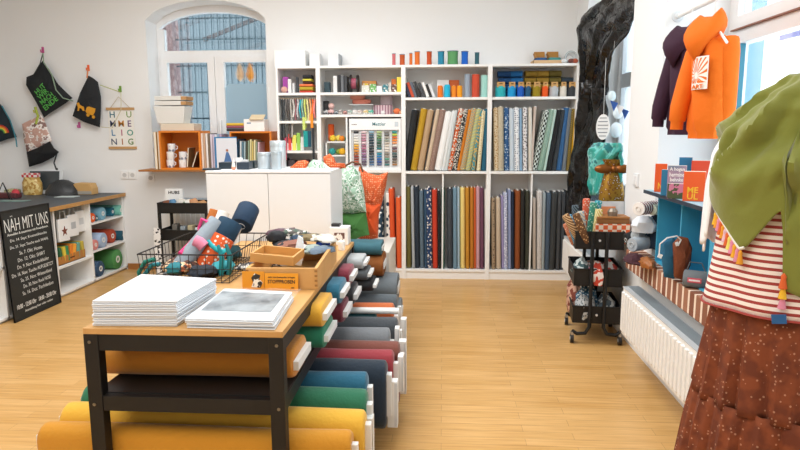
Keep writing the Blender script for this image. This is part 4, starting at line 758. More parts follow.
# ---- thread display cabinet
t=thing('thread_display','white sewing thread display case with six columns of coloured spools','display',(0,0,0))
a=at(349.8,168,Y=5.955); b=at(403,118.5,Y=5.955); x0,x1=a.x,b.x; x1=min(x1,SX-.025); z0=1.0515; z1=b.z; t.location=(x0,5.955,z0); Wd=x1-x0; Hd=z1-z0
B('case',(0,.03,0),(Wd,.20,Hd),mat('f1f2f2',.4),t,.003)
mb=MB(); mb.b2((0,0,0),(Wd,.03,.02)); mb.b2((0,0,Hd-.105),(Wd,.03,Hd)); mb.b2((0,0,.02),(.018,.03,Hd-.105)); mb.b2((Wd-.018,0,.02),(Wd,.03,Hd-.105)); mb.build('front_frame',mat('f5f6f6',.4),t)
M=lambda x,zv:Matrix.Translation((x,-.0008,zv))@Matrix.Rotation(math.pi/2,4,'X')
text('logo','Mettler',mat('2f7f86',.5),t,.125,.032,M(Wd*.58,Hd-.05),.0006,bold=.01); text('logo','coats',mat('5a3a3a',.5),t,.05,.012,M(Wd*.1,Hd-.052),.0005,bold=.01)
B('label_square',(Wd*.88,-.001,Hd-.075),(Wd*.95,0,Hd-.03),mat('c8d3da',.5),t)
pal=[['23272e','e9e9e9','f4f4f2','f1efe2','f4ecd6','efb93c','e39c2a','d98f2c','b06a2a','a5402c','8a3a2a','b8482f','7a2c28'],
['ecd8dc','c79aa8','d6a5b4','b87f94','e3c3cc','a76d84','c77f9c','8f5a7a','b78ab0','7a5a86','9a86a8','5a4a64','6a5a6c'],
['9cc0d2','44667a','2f5064','233c4e','1f3440','2c3c4a','27343e','1f2a34','30404c','3a4f60','2f4a66','4a6a8c','5a7a9c'],
['b7cc8c','8fae7a','6f9a5a','3f7a5c','2f5f4a','3a5a4a','2c7a7c','e4ede9','2c94a8','1f7fb8','246ab4','3a5fa4','5a6a94'],
['8a8a88','6d6f70','b0a89c','9aa396','c9beb0','e2d9cc','f0e9e0','dcd3c8','8a8478','a89f94','5fa38c','6a6f74','3f7a7a'],
['2f9a9c','b9cf4a','e2702c','ea8c2c','f0a26a','e9e4dc','6f4a58','8a6a5c','4a6a6c','3a4a4c','6a5f5a','8f8474','a87a4a']]
cw=(Wd-.05)/6
for c_ in range(6):
    for r_ in range(13):
        x=.03+cw*(c_+.5)-.003; zz_=Hd-.125-(Hd-.16)*r_/12.6; h=(Hd-.16)/13*.72
        sp=MB().tube([(x-cw*.30,.014,zz_),(x+cw*.30,.014,zz_)],h*.5,8).build('thread_spool',mat(pal[c_][r_],.6),None,smooth=True)
        sp.location=t.location; tag(sp,f"{['top','second from top','third from top','fourth from top','fifth from top','sixth from top','middle','sixth from bottom','fifth from bottom','fourth from bottom','third from bottom','second from bottom','bottom'][r_]} spool in the {['first','second','third','fourth','fifth','sixth'][c_]} column of the thread display",'thread spool','thread spools in the white display case')
        
for c_ in range(6): 
    x=.03+cw*(c_+.5)-.003
    mb=MB(); mb.b2((x-cw*.40,.004,.03),(x-cw*.36,.03,Hd-.11)); mb.build('column_rail',mat('dfe2e4',.4),t)
# ------------------------------------------------------------ white cabinet behind the table and what stands on it
cb_=at(331.5,241,Y=3.80)
cab=thing('cabinet','tall white two door cabinet standing behind the wooden table','cabinet',(-1.075,3.80,0))
hx=.39; B('carcass',(-hx,.02,.0),(hx,.44,1.168),mat('ecedee',.45),cab,.002); B('top_board',(-hx-.002,-.002,1.168),(hx+.002,.445,1.182),mat('f0f1f1',.4),cab,.002)
for s in(-1,1): q=B('door',(min(0,s*hx)+.0015,0,.01),(max(0,s*hx)-.0015,.018,1.164),mat('e9ebec',.4),cab,.002)
tc_=1.183
p=at(256,168,Y=3.95)
def can(label,px0,px1,yt,Y,c):
    a=at(px0,yt,Y=Y); b=at(px1,yt,Y=Y); r=(b.x-a.x)/2; o=thing('metal_canister',label,'canister',((a.x+b.x)/2,Y+r,tc_),0,'grey metal canisters on the cabinet'); H=a.z-tc_
    MB().lathe([(r*.97,0),(r,.006),(r,H*.82),(r*.985,H*.83)],seg=28).build('can_body',mat(c,.32,metal=.35),o,smooth=True); MB().lathe([(r*1.03,H*.8),(r*1.03,H-.003),(r*.98,H),(r*.001+.001,H)],seg=28,cap=False).build('lid',mat(c,.3,metal=.4),o,smooth=True)
can('front grey metal canister on the white cabinet',255.5,269.5,152.5,3.92,'b6c0c6'); can('tall grey metal canister with lid behind the front one on the cabinet',266,281.5,141,4.03,'c3ccd0')
o=bpy.data.objects['metal_canister.001']; o.location.y=4.08
can('middle grey metal canister between the other two on the cabinet',269.8,280,151.5,3.90,'aeb9bf')
o=bpy.data.objects['metal_canister.001']; o.location.y=4.13
for i,(x0,x1,yt,yb_,Y,c,n) in enumerate(((218.5,231.5,162.5,168.5,3.97,'1c2c36','left'),(236.5,248.5,162.5,171,3.90,'24323f','middle'),(249.2,254.5,161,168,4.02,'1b2b30','small right'))):
    pbox('black_tray_box',f'{n} dark blue storage box on the white cabinet','box',x0,x1,yt,tc_,Y,.09,mat(c,.4),'dark storage boxes on the cabinet',bevel=.003)
for i,(px,py,w_) in enumerate(((209,173,.07),(215.5,171.5,.06))):
    p=at(px,py-1,Y=3.85+i*.03); o=MB().b2((-w_/2,-.02,0),(w_/2,.03,.012)).build('clip',mat('1f2f3c',.4),bevel=.003); o.location=(p.x,3.85+i*.03,tc_); tag(o,f"small dark flat box {'beside the leftmost one' if i else 'leftmost'} at the front edge of the cabinet",'box')
for i,(px,c,n) in enumerate(((240,'e6e6e4','white card stack'),(246,'d5d7d9','pale grey card stack'))):
    pbox('card_stack',f"{n} standing behind the middle dark box on the cabinet",'cards',px-4,px+1.5,158+i*2,tc_,4.02,.03,mat(c,.6))
o=MB().ball((0,0,.012),.014,8).build('figurine',mat('d98a6a',.6),smooth=True); p=at(233.5,166,Y=3.88); o.location=(p.x,3.88,tc_); tag(o,'tiny pinkish figurine between the dark boxes on the cabinet','figurine'); MB().lathe([(.012,0),(.004,.05)],c=(0,0,.02)).build('figurine_top',mat('e4d8d0',.6),o)
# cloth heap behind the cabinet: printed patterned bags sticking up
def bag(name,label,pts,Y,m,puff,cat='bag'):
    o0=at(pts[0][0],pts[0][1],Y=Y); t=thing(name,label,cat,o0); sheet('bag_body',pts,Y,0,m,t,o0,puff=puff); return t,o0
ORB=fab('c9582a',kind='dots',c2='e2a27a',sc=70)
green_p=fab('9dbba4',kind='camo',c2='eaf0e8',c3='6f9a7c',sc=38)
t,o0=bag('orange_bag','orange dotted fabric bag with two pointed corners behind the green floral bag',[(359,166),(368,173),(378,175.5),(388,172),(386,186),(382,203),(379,214),(378,238),(366,240),(356,238),(356,190)],4.62,ORB,.07)
sheet('bag_bottom',[(368,200),(381,203),(378,218),(377,234),(366,232),(358,226),(358,200)],4.60,0,fab('d9521c'),t,o0,puff=.085)
t,o0=bag('printed_bag','green and white floral fabric bag with plain green bottom standing behind the table',[(341,168),(346,164.5),(353,166),(360,172),(364,190),(366.5,212.5),(352,214),(339,214),(338,190)],4.42,green_p,.09)
sheet('bag_bottom',[(338,212),(352,213),(366,211.5),(368,225),(369.5,235),(360,237),(350,243),(338,244)],4.42,0,fab('3f7434'),t,o0,puff=.095)
MB().tube([at(x,y,Y=4.38)-o0 for x,y in((345,166),(352,162),(360,164),(363,172))],.007,6).build('bag_handle',fab('6a4a34'),t)
t,o0=bag('orange_pouch','small orange dotted cloth heap at the rear edge of the cabinet, left',[(286,170),(292,166),(298,161),(305,160),(309,162),(306,169),(300,169.5),(292,170)],4.10,ORB,.03,'cloth')
t,o0=bag('printed_cloth','pale green floral cloth heap at the rear of the cabinet, between two orange ones',[(302,171),(308,164),(313,159.5),(322,161),(328,166),(332,169),(320,170),(310,170)],4.12,green_p,.04,'cloth')
t,o0=bag('orange_cloth','orange dotted cloth heap at the rear right of the cabinet',[(323,157),(330,153.5),(334,158),(336,164),(345,163.5),(346,168),(338,169),(328,169),(324,164)],4.15,ORB,.03,'cloth')
# ------------------------------------------------------------ the wooden table on its black rack
TX0,TX1,TY0,TY1,TZ=-1.25,-.542,2.03,3.775,.75
tb=thing('table','wooden topped black steel table in the foreground with two lower decks','table',((TX0+TX1)/2,TY0,0))
hx=(TX1-TX0)/2; LT=TY1-TY0
topm=mat('cfa063',.45,kind='marble',c2='b98a4e',sc=4)
B('tabletop',(-hx,0,TZ-.022),(hx,LT,TZ),topm,tb,.002)
for sx in(-1,1):
    for yy in (0,LT-.045): B('leg',(min(sx*hx,sx*(hx-.052)),yy,0),(max(sx*hx,sx*(hx-.052)),yy+.045,TZ-.022),BLACKM,tb,.002)
for nm,z0,z1 in (('top_rail',TZ-.082,TZ-.022),('middle_rail',.445,.50),('bottom_rail',.05,.09)):
    B(nm,(-hx+.052,.004,z0),(hx-.052,.034,z1),BLACKM,tb,.001); B(nm,(-hx+.052,LT-.034,z0),(hx-.052,LT-.004,z1),BLACKM,tb,.001)
    for sx in(-1,1): x=sx*(hx-.02); B(nm,(x-.014,.045,z0),(x+.014,LT-.045,z1),BLACKM,tb,.001)
B('middle_deck',(-hx+.01,.034,.496),(hx-.01,LT-.034,.503),mat('141415',.5),tb); B('bottom_deck',(-hx+.01,.034,.086),(hx-.01,LT-.034,.092),mat('141415',.5),tb)
for x,z in ((-hx+.022,.70),(hx-.022,.70),(-hx+.022,.47),(hx-.022,.47)): MB().tube([(x,-.003,z),(x,.001,z)],.006,8).build('screw',mat('8a8a8a',.3,metal=1),tb)
# ---- lower deck bolts
Wm=mat('e4e4e2',.6)
def lay(desc,y0,y1,xl,xr,zb,zt,h,group,tube='board',**k):
    m=fab(h,sheen=.2,**k); yc=(y0+y1)/2; t=(y1-y0)*.96; w=zt-zb
    o=bolt('fabric_bolt',desc,group,(xl,yc,(zb+zt)/2),(xr,yc,(zb+zt)/2),w if w>t else w,t,m,(0,0,1),core=1,corem=Wm,ext=.022,wave=.003); return o
G='large fabric bolts lying on the lower deck of the table'; zb=.093
LB=[('dark mustard bolt lying foremost on the lower deck of the table',2.085,2.185,-1.50,-.325,.345,'c98a1c'),
('yellow bolt behind the foremost dark mustard bolt on the lower deck',2.19,2.315,-1.48,-.29,.372,'e0ad35'),
('emerald green bolt behind the yellow bolt on the lower deck',2.32,2.46,-1.47,-.30,.395,'1f6b4c'),
('teal blue bolt between the green and navy bolts on the lower deck',2.465,2.60,-1.2,-.315,.41,'1a5f7a'),
('dark navy bolt, its whole end visible beside the teal bolt',2.605,2.745,-1.2,-.245,.41,'142636'),
('crimson bolt behind the dark navy bolt on the lower deck',2.75,2.87,-1.2,-.225,.412,'96303a'),
('brown bolt behind the crimson bolt on the lower deck',2.875,2.99,-1.2,-.205,.412,'774236'),
('mid grey bolt behind the brown bolt on the lower deck',2.995,3.15,-1.2,-.265,.43,'74787c'),
('anthracite bolt behind the mid grey bolt on the lower deck',3.155,3.29,-1.2,-.235,.44,'3f4449'),
('dark teal thin bolt behind the anthracite bolt',3.30,3.36,-1.2,-.36,.44,'2f5f66'),
('burnt orange bolt behind the dark teal thin bolt',3.365,3.50,-1.2,-.27,.46,'bb5f2c'),
('blue grey bolt behind the burnt orange bolt',3.505,3.62,-1.2,-.26,.48,'50595f')]
for d,y0,y1,xl,xr,zt,h in LB: lay(d,y0,y1,xl,xr,zb,zt,h,G)
# white cardboard end plates sticking out
for i,(px0,px1,y0,y1,Y,n) in enumerate(((363,373,416,470,2.36,'beside the emerald green bolt end'),(386.5,397.5,380,425,2.70,'beside the navy bolt end'),(397,403,355,390,2.86,'beside the crimson bolt end'),(398,406,340,392,3.02,'beside the brown bolt end'),(394,399,327,341,3.08,'beside the mid grey bolt end'),(400,406,318,352,3.28,'beside the anthracite bolt end'))):
    a=at(px0,y1,Y=Y); b=at(px1,y0,Y=Y); z0=max(a.z,.0)
    o=MB().box((0,0,(b.z-z0)/2),((b.x-a.x)*.9,.05,b.z-z0),(0,0,0)).build('board_end',Wm,bevel=.002); o.location=((a.x+b.x)/2+.004,Y,z0); o.rotation_euler=(0,0,0); tag(o,f'white cardboard bolt core sticking out {n}','cardboard core','cardboard cores sticking out of the lower deck')
    B('core_edge',((b.x-a.x)*.18,-.027,.006),((b.x-a.x)*.44,-.0252,b.z-z0-.006),mat('c9cacb',.7),o)
o=bolt('cardboard_core','long white cardboard core lying on top of the anthracite bolt end',None,(-.52,3.31,.452),(-.235,3.31,.452),.03,.05,Wm,(0,0,1),cat='cardboard core')
# ---- middle deck
G='folded fabric bolts on the middle deck of the table'; zm=.504
MD=[('long mustard bolt lying foremost on the middle deck of the table',2.18,2.44,-1.29,-.55,zm,.62,'b9781a'),
('green bolt under the yellow bolt on the middle deck',2.52,2.78,-1.1,-.50,zm,.60,'1f7a5c'),
('yellow bolt with white core lying on the green bolt of the middle deck',2.50,2.78,-1.1,-.50,.603,.705,'d9a32c'),
('lower wine red bolt under the teal bolt on the middle deck',2.88,3.10,-1.1,-.475,zm,.60,'6a1f30'),
('teal bolt with white core lying on the wine red bolt',2.86,3.10,-1.1,-.485,.603,.70,'1f6680'),
('black bolt under the maroon bolt on the middle deck',3.20,3.42,-1.1,-.47,zm,.60,'232428'),
('maroon bolt with white core, behind the teal bolt on the middle deck',3.20,3.42,-1.1,-.49,.603,.70,'7a2436')]
for d,y0,y1,xl,xr,z0,z1,h in MD:
    m=fab(h,sheen=.2); bolt('fabric_bolt',d,G,(xl,(y0+y1)/2,(z0+z1)/2),(xr,(y0+y1)/2,(z0+z1)/2),(y1-y0),z1-z0,m,(0,1,0),core=.86,corem=Wm,ext=.02)
G='fabric bolts at the far end of the middle deck'
for i,(d,z0,z1,xr,h) in enumerate((('black bolt under two grey bolts at the far end of the middle deck',zm,.565,-.40,'1f2022'),('dark grey bolt between the black and light grey bolts at the far end',.568,.63,-.43,'55595c'),('light grey bolt on top of the pile at the far end of the middle deck',.633,.70,-.455,'a3a7a8'))):
    bolt('fabric_bolt',d,G,(-1.0,3.60,(z0+z1)/2),(xr,3.60,(z0+z1)/2),.2,z1-z0,fab(h),(0,1,0),core=.86,corem=Wm,ext=.02)
# ---- bolts behind, stacked on the floor
G='fabric bolts stacked behind the table'
ST=[('bottom charcoal bolt of the stack behind the table',3.84,4.12,-.66,-.27,.0,.16,'3a3e43'),('grey bolt second from below in the stack behind the table',3.84,4.12,-.66,-.265,.163,.33,'7b8287'),
('large mid grey bolt under the brown bolt behind the table',3.84,4.12,-.66,-.285,.333,.50,'6a7176'),('caramel brown bolt below the petrol bolt behind the table',3.85,4.12,-.66,-.375,.503,.64,'8a4f1c'),('petrol blue bolt topmost of the stack behind the table',3.86,4.08,-.66,-.385,.643,.72,'34616c')]
for d,y0,y1,xl,xr,z0,z1,h in ST:
    bolt('fabric_bolt',d,G,(xl,(y0+y1)/2,(z0+z1)/2),(xr,(y0+y1)/2,(z0+z1)/2),(y1-y0),z1-z0,fab(h,bump=.5,bs=14),(0,1,0),core=1,corem=Wm,ext=.006)
o=B('stool',(-.67,4.15,0),(-.36,4.75,.61),mat('d9d4cb',.6)); tag(own(o,(-.5,4.45,0)),'low box behind the bolt stack that carries the fabric bags','box')
# ------------------------------------------------------------ on the table
zt0=TZ+.001
def quad_stack(n,fr,fl,bl,br,th,names,group,first,z0=zt0,m='e6ebf0'):
    out=[]
    for i in range(n):
        j=lambda:Vector((random.uniform(-.004,.004),random.uniform(-.005,.005),0)); s=j()
        pts=[Vector((p[0],p[1],0))+s for p in (fl,fr,br,bl)]; c=sum(pts,Vector())/4
        zz_=z0+i*th
        mb=MB(); mb.rings([[p-c+Vector((0,0,0)) for p in pts],[p-c+Vector((0,0,th*.72)) for p in pts]])
        o=mb.build('wrapped_pattern',mat(m,.18 if i==n-1 else .3),bevel=.0012); o.location=(c.x,c.y,zz_); tag(o,names(i,n),'magazine',group); out.append(o)
    return out
nm=lambda i,n: 'topmost white wrapped sewing pattern of the tall pile at the table front' if i==n-1 else 'white wrapped sewing pattern in the tall pile at the left front of the table'
s1=quad_stack(15,(-.922,2.06),(-1.222,2.05),(-1.245,2.46),(-.905,2.40),.0062,nm,'tall pile of wrapped sewing patterns',0)
nm=lambda i,n: 'wrapped sewing pattern with a grey cover photo, topmost of the low pile' if i==n-1 else 'white wrapped sewing pattern in the low pile under the one with the grey cover photo'
s2=quad_stack(6,(-.575,2.045),(-.888,2.052),(-.893,2.47),(-.60,2.43),.0058,nm,'low pile of wrapped sewing patterns',0)
top=s2[-1]; MB().add([(-.13,-.10,.00455),(.13,-.11,.00455),(.12,.14,.00455),(-.145,.17,.00455),(-.13,-.10,.0056),(.13,-.11,.0056),(.12,.14,.0056),(-.145,.17,.0056)],[(0,1,2,3),(4,5,6,7),(0,1,5,4),(1,2,6,5),(2,3,7,6),(3,0,4,7)]).build('cover_photo',mat('4c545a',.4,kind='marble',c2='a3abb0',sc=7),top)
# plastic sleeve overhang
o=MB().grid(lambda u,v: Vector((-.06+u*.34*(1)-0,-.225+v*.44+.0,.0078+.004*math.sin(u*17+v*9)*math.sin(v*13))),16,16).build('plastic_sleeve',mat('f2f6f8',.08,alpha=.12),top,smooth=True)
o.location=(-.11,0,0)
# wooden drawer box with scraps
bx=thing('wooden_drawer_box','light wooden finger jointed box full of fabric samples on the table','box',(-.69,2.60,zt0)); bx.rotation_euler=(0,0,math.radians(1.5))
wm=mat('d3a262',.5,kind='marble',c2='c18f50',sc=5); bw2,bd,bh2=.155,.58,.092
B('front_wall',(-bw2,0,0),(bw2,.014,bh2),wm,bx,.001); B('back_wall',(-bw2,bd-.014,0),(bw2,bd,bh2),wm,bx,.001)
MB().prism([(0,0),(bd-.028,0),(bd-.028,bh2+.02),(0,bh2)],(bw2-.014,.014,0),(0,1,0),(0,0,1),(1,0,0),.014).build('right_wall',wm,bx)
B('left_wall',(-bw2,.014,0),(-bw2+.014,bd-.014,bh2),wm,bx,.001); B('bottom',(-bw2+.014,.014,0),(bw2-.014,bd-.014,.008),wm,bx)
fj=mat('9a6a34',.6)
for k in range(4):
    for sx in(-1,1): B('finger_joint',(sx*(bw2-.006)-.006,-.001,.012+k*.021),(sx*(bw2-.006)+.006,0,.021+k*.021),fj,bx)
tr=thing('wooden_tray','small wooden tray lying inside the finger jointed box','tray',(-.755,2.68,zt0+.093)); tr.rotation_euler=(math.radians(3),math.radians(4),math.radians(-5))
for a,b in (((-.10,0,0),(.10,.01,.04)),((-.10,.15,0),(.10,.16,.04)),((-.10,.01,0),(-.09,.15,.04)),((.09,.01,0),(.10,.15,.04)),((-.09,.01,0),(.09,.15,.004))): B('tray_wall',a,b,mat('c99654',.5),tr,.001)
cardm=mat('e79a1c',.55)
cd_=thing('yellow_card','orange yellow card with black print leaning at the front of the wooden box','card',(-.70,2.585,zt0)); cd_.rotation_euler=(math.radians(-6),0,0)
B('card',(-.06,-.004,0),(.085,-.001,.072),cardm,cd_)
text('lettering','STOFFPROBEN',mat('1c1a18',.6),cd_,.118,.016,Matrix.Translation((.012,-.0045,.036))@Matrix.Rotation(math.pi/2,4,'X'),.0005,bold=.02); text('lettering','nicht durcheinander bringen',mat('1c1a18',.6),cd_,.118,.010,Matrix.Translation((.012,-.0045,.054))@Matrix.Rotation(math.pi/2,4,'X'),.0005,bold=.01)
B('small_mark',(.055,-.0048,.008),(.068,-.004,.012),mat('1c1a18',.6),cd_)
cd2=thing('yellow_card','orange card with a small drawn figure on the left front of the wooden box','card',(-.80,2.59,zt0)); cd2.rotation_euler=(math.radians(-4),0,0); B('card',(-.06,-.004,0),(.037,-.001,.078),mat('e0951f',.55),cd2)
mb=MB(); mb.prism([(-.02,.01),(.02,.008),(.03,.03),(.015,.045),(.02,.062),(-.005,.07),(-.02,.05),(-.012,.03)],(0,-.0045,0),(1,0,0),(0,0,1),(0,-1,0),.0008); mb.build('figure_print',mat('ece6da',.6,kind='camo',c2='26221e',sc=40),cd2)
SCN=[('3a3a3e','charcoal'),('8a5a4a','brown'),('c9c4ba','ivory'),('4a5a4f','olive green'),('6a7a8a','slate'),('23262c','black'),('b8b0a0','linen'),('5a3f4a','aubergine'),('92a09a','sage'),('cfc0b0','sand'),('7a6a4a','khaki'),('a9b4b8','pale grey'),('30382c','dark green'),('b0705a','terracotta'),('2c3f54','dark blue')]
def crumple(name,label,cat,loc,sx,sy,sz,m,grp=None,rz=0,seed=0):
    def fn(a,b):
        v=Vector((math.cos(a)*math.cos(b),math.sin(a)*math.cos(b),math.sin(b))); k=1+.35*noise.noise(v*2.3+Vector((seed,seed*.7,0)))
        return Vector((v.x*sx*k,v.y*sy*k,max(v.z*sz*k,-sz*.45)+sz*.45))
    rs=[[fn(2*math.pi*i/16,-math.pi/2*.96+math.pi*.96*j/9) for i in range(16)] for j in range(10)]
    o=MB().rings(rs).build(name,m,smooth=True); o.location=loc; o.rotation_euler=(0,0,rz); return tag(o,label,cat,grp)
for i,(c,n) in enumerate(SCN):
    x=-.93+.36*((i*7)%15)/14; y=2.98+.19*((i*4)%15)/14; x=min(x,-.585); 
    pos='left of the box' if x<-.85 else 'inside the box'
    crumple('fabric_scrap',f'{n} crumpled fabric scrap {pos} on the table','fabric scrap',(x,y,zt0+.085+.02*(i%4)),.085,.05,.022,fab(c,kind='multi' if i%3==0 else None,c2='d9d4cc' if i%3==0 else None,c3='5a5550' if i%3==0 else None,sc=60),'fabric scraps in the wooden box',i,i)
for o in [o for o in bpy.data.objects if o.name.startswith('fabric_scrap')]: 
    if o.location.x<-.85: o.location.z=zt0
crumple('fabric_scrap','bright blue scrap at the right rear of the wooden box','fabric scrap',(-.60,3.08,zt0+.10),.035,.03,.03,fab('2746a0'),None,0,5)
o=MB().prism([(-.02,0),(.018,-.005),(.028,.06),(.012,.13),(-.012,.14),(-.018,.07)],(0,0,0),(1,0,0),(0,0,1),(0,1,0),.012).build('white_strip',fab('dfe6ea'),bevel=.004); p=at(297,262,Y=2.86); o.location=(p.x,2.86,zt0+.05); o.rotation_euler=(-.2,.1,0); tag(o,'white curled fabric strip standing up in the wooden box','fabric strip')
crumple('fabric_scrap','black crumpled scrap on top of the heap left in the wooden box','fabric scrap',(-.83,3.05,zt0+.13),.05,.04,.035,fab('202226'),None,0,9)
# small white box with print by the cabinet
o=MB().b2((-.055,-.055,0),(.055,.055,.105)).build('tea_box',mat('f0f0ee',.5),bevel=.002); o.location=(-.615,3.70,zt0); tag(o,'small white printed carton at the far right corner of the table','box')
MB().b2((-.035,-.0565,.03),(.035,-.0555,.075)).build('print',mat('6a4a44',.6,kind='camo',c2='eeeeec',sc=30),o); MB().b2((-.05,-.02,.105),(.0,.03,.122)).build('black_top',mat('222224',.5),o)
o=MB().lathe([(.018,0),(.02,.01),(.02,.05),(.012,.055)]).build('candle',mat('f3f3ef',.4),smooth=True); p=at(334,258,Z=.76); o.location=(-.575,3.50,zt0); tag(o,'small white cylinder pot at the right edge of the table','pot')
# ---- wire basket with rolled fabrics
wb_=thing('wire_basket','black wire basket holding rolled fabrics at the left of the table','basket',(-1.15,2.68,zt0)); 
bwid,bdep,bh3=.215,.30,.13
mb=MB()
def rect(z,k): return [(-bwid*k,0+.02*(1-k),z),(bwid*k,0+.02*(1-k),z),(bwid*k,bdep*2*k,z),(-bwid*k,bdep*2*k,z),(-bwid*k,.02*(1-k),z)]
mb.tube(rect(bh3,1),.0035,6); mb.build('rim',BLACKM,wb_); 
mb=MB(); mb.tube(rect(.004,.93),.0022,5); mb.tube(rect(bh3*.5,.965),.0018,5)
for i in range(12):
    u=-1+2*i/11; mb.tube([(u*bwid,0,bh3),(u*bwid*.93,.0,.004),(u*bwid*.93,bdep*2*.93,.004),(u*bwid,bdep*2,bh3)],.0016,5)
for i in range(16):
    v=i/15; mb.tube([(-bwid,v*bdep*2,bh3),(-bwid*.93,v*bdep*1.86,.004),(bwid*.93,v*bdep*1.86,.004),(bwid,v*bdep*2,bh3)],.0016,5)
mb.build('wire_mesh',BLACKM,wb_)
def proll(name,label,xa,ya,Ya,xb,yb_,Yb,r,h,**k):
    return roll(name,label,'rolled fabrics sticking out of the wire basket',at(xa,ya,Y=Ya),at(xb,yb_,Y=Yb),r,fab(h,**k),corem=mat('ece9e4',.7))
proll('rolled_fabric','long grey roll leaning out of the wire basket to the upper right',170,279,2.86,217,221,3.06,.042,'8d98a2')
proll('rolled_fabric','orange and white printed roll in the wire basket behind the navy cuff',199,279,2.95,223,237,3.05,.062,'d4551f',kind='dots',c2='e9dfd4',sc=46)
proll('rolled_fabric','navy cuffed roll above the orange printed roll in the basket',221,240,3.05,231,221.5,3.10,.062,'173a52')
proll('rolled_fabric','dark navy thick roll sticking out highest from the wire basket',241,226,3.25,249,208,3.35,.06,'14304a')
proll('rolled_fabric','white roll with brown end between the navy rolls of the basket',215,236,3.35,224,212,3.4,.034,'e9e4dc')
proll('rolled_fabric','orange tipped roll behind the grey roll of the basket',207,236,3.4,215,210,3.45,.03,'b5682c')
proll('rolled_fabric','white tube running from the left navy roll to the right navy roll',228,243,3.2,241,219,3.3,.03,'e8e6e2')
for i,(px,py,Y,c,n,s) in enumerate(((182,256,2.95,'5a3a30','brown patterned',.10),(165,262,2.9,'a5542c','rust patterned',.085),(203,280,2.80,'16202c','black',.07),(150,272,2.85,'1f6f78','teal',.05),(222,268,2.9,'2f8f98','turquoise',.06),(192,262,3.1,'2a3440','dark slate',.06),(232,246,3.2,'1d4a52','dark teal',.05))):
    p=at(px,py,Y=Y); crumple('rolled_cloth',f'{n} crumpled fabric inside the wire basket','fabric',(max(-1.27,min(p.x,-.97)),Y,zt0+.012),s*.9,s*1.1,max(.03,p.z-zt0-.03),fab(c,kind='multi' if i<2 else None,c2='e0c09a' if i<2 else None,c3='3a2a28' if i<2 else None,sc=50),'crumpled fabrics in the wire basket',0,i*3)
MB_=MB().tube([at(x,y,Y=Y) for x,y,Y in ((208,241,2.98),(212,246,2.97),(217,250,2.96),(223,252,2.97),(227,248,3.02))],.012,8).build('aqua_band',fab('2fb0b8'),smooth=True); tag(own(MB_,at(217,250,Y=2.96)),'aqua blue ribbon tied around the orange printed roll in the basket','ribbon')
MB_=MB().tube([at(x,y,Y=Y) for x,y,Y in ((180,254,2.9),(190,245,2.98),(197,238,3.0),(204,232,3.0))],[.012,.016,.018,.012],8).build('pink_strap',fab('d93a78'),smooth=True); tag(own(MB_,at(190,245,Y=2.98)),'pink cloth strap beside the grey roll in the wire basket','strap')
MB_=MB().tube([at(x,y,Y=3.02) for x,y in ((201,238),(199,228),(202,219),(207,221),(206,230),(203,238))],.009,8).build('pink_loop',fab('e04a86'),smooth=True); tag(own(MB_,at(203,230,Y=3.02)),'bright pink cloth loop standing up behind the grey roll','strap')
MB_=MB().tube([at(x,y,Y=2.95) for x,y in ((195,241),(200,243),(204,247))],.03,10).build('pink_sleeve',fab('d9829c'),smooth=True); tag(own(MB_,at(200,243,Y=2.95)),'pale pink band around the long grey roll','band')
for i,(pts,c,n) in enumerate(((((141,283),(139,272),(145,262),(155,259)),'1f7a6c','dark teal'),(((147,284),(145,274),(152,265),(160,264)),'2f8f9c','lighter teal'))):
    MB_=MB().tube([at(x,y,Y=2.9+.03*i) for x,y in pts],.011,8).build('cloth_loop',fab(c),smooth=True); tag(own(MB_,at(pts[0][0],pts[0][1],Y=2.9+.03*i)),f'{n} cloth loop at the left corner of the wire basket','strap')
for i,(pts,c,n) in enumerate(((((218,245),(222,258),(221,275),(224,285)),'1f8f98','left'),(((226,244),(230,256),(229,272),(226,283)),'2a7f86','right'))):
    MB_=MB().tube([at(x,y,Y=2.84+.02*i) for x,y in pts],[.008,.013,.013,.008],8).build('hanging_ribbon',fab(c),smooth=True); tag(own(MB_,at(pts[0][0],pts[0][1],Y=2.84)),f'{n} turquoise ribbon hanging down at the right side of the wire basket','ribbon')
# ------------------------------------------------------------ right side: shelf, cube, books
zs7=1.088
bs=thing('window_shelf','dark edged blue shelf board across the near window recess carrying books','shelf',(1.14,2.5,zs7)); B('board',(0,0,-.016),(.42,1.14,0),mat('8fb6c6',.5),bs); B('front_edge',(-.004,0,-.018),(0,1.14,.001),mat('1f3346',.4),bs)
cu=thing('blue_cube_shelf','turquoise blue open cube shelf standing on the brick ledge','shelf',(1.20,2.86,.6835)); BL=mat('45a8cc',.5); BL2=mat('2f93ba',.5); D7=.30; L7=.72; H7=zs7-.018-.685
for yy in (0,.36,L7-.014): B('side_panel',(0,yy,0),(D7,yy+.014,H7),BL,cu,.001)
B('top_panel',(0,.014,H7-.012),(D7,.36,H7),BL,cu); B('top_panel',(0,.374,H7-.012),(D7,L7-.014,H7),BL,cu); B('back_panel',(D7,0,0),(D7+.008,L7,H7),BL2,cu); B('bottom_panel',(.001,.014,0),(D7,.36,.01),BL,cu); B('bottom_panel',(.001,.374,0),(D7,L7-.014,.01),BL,cu)
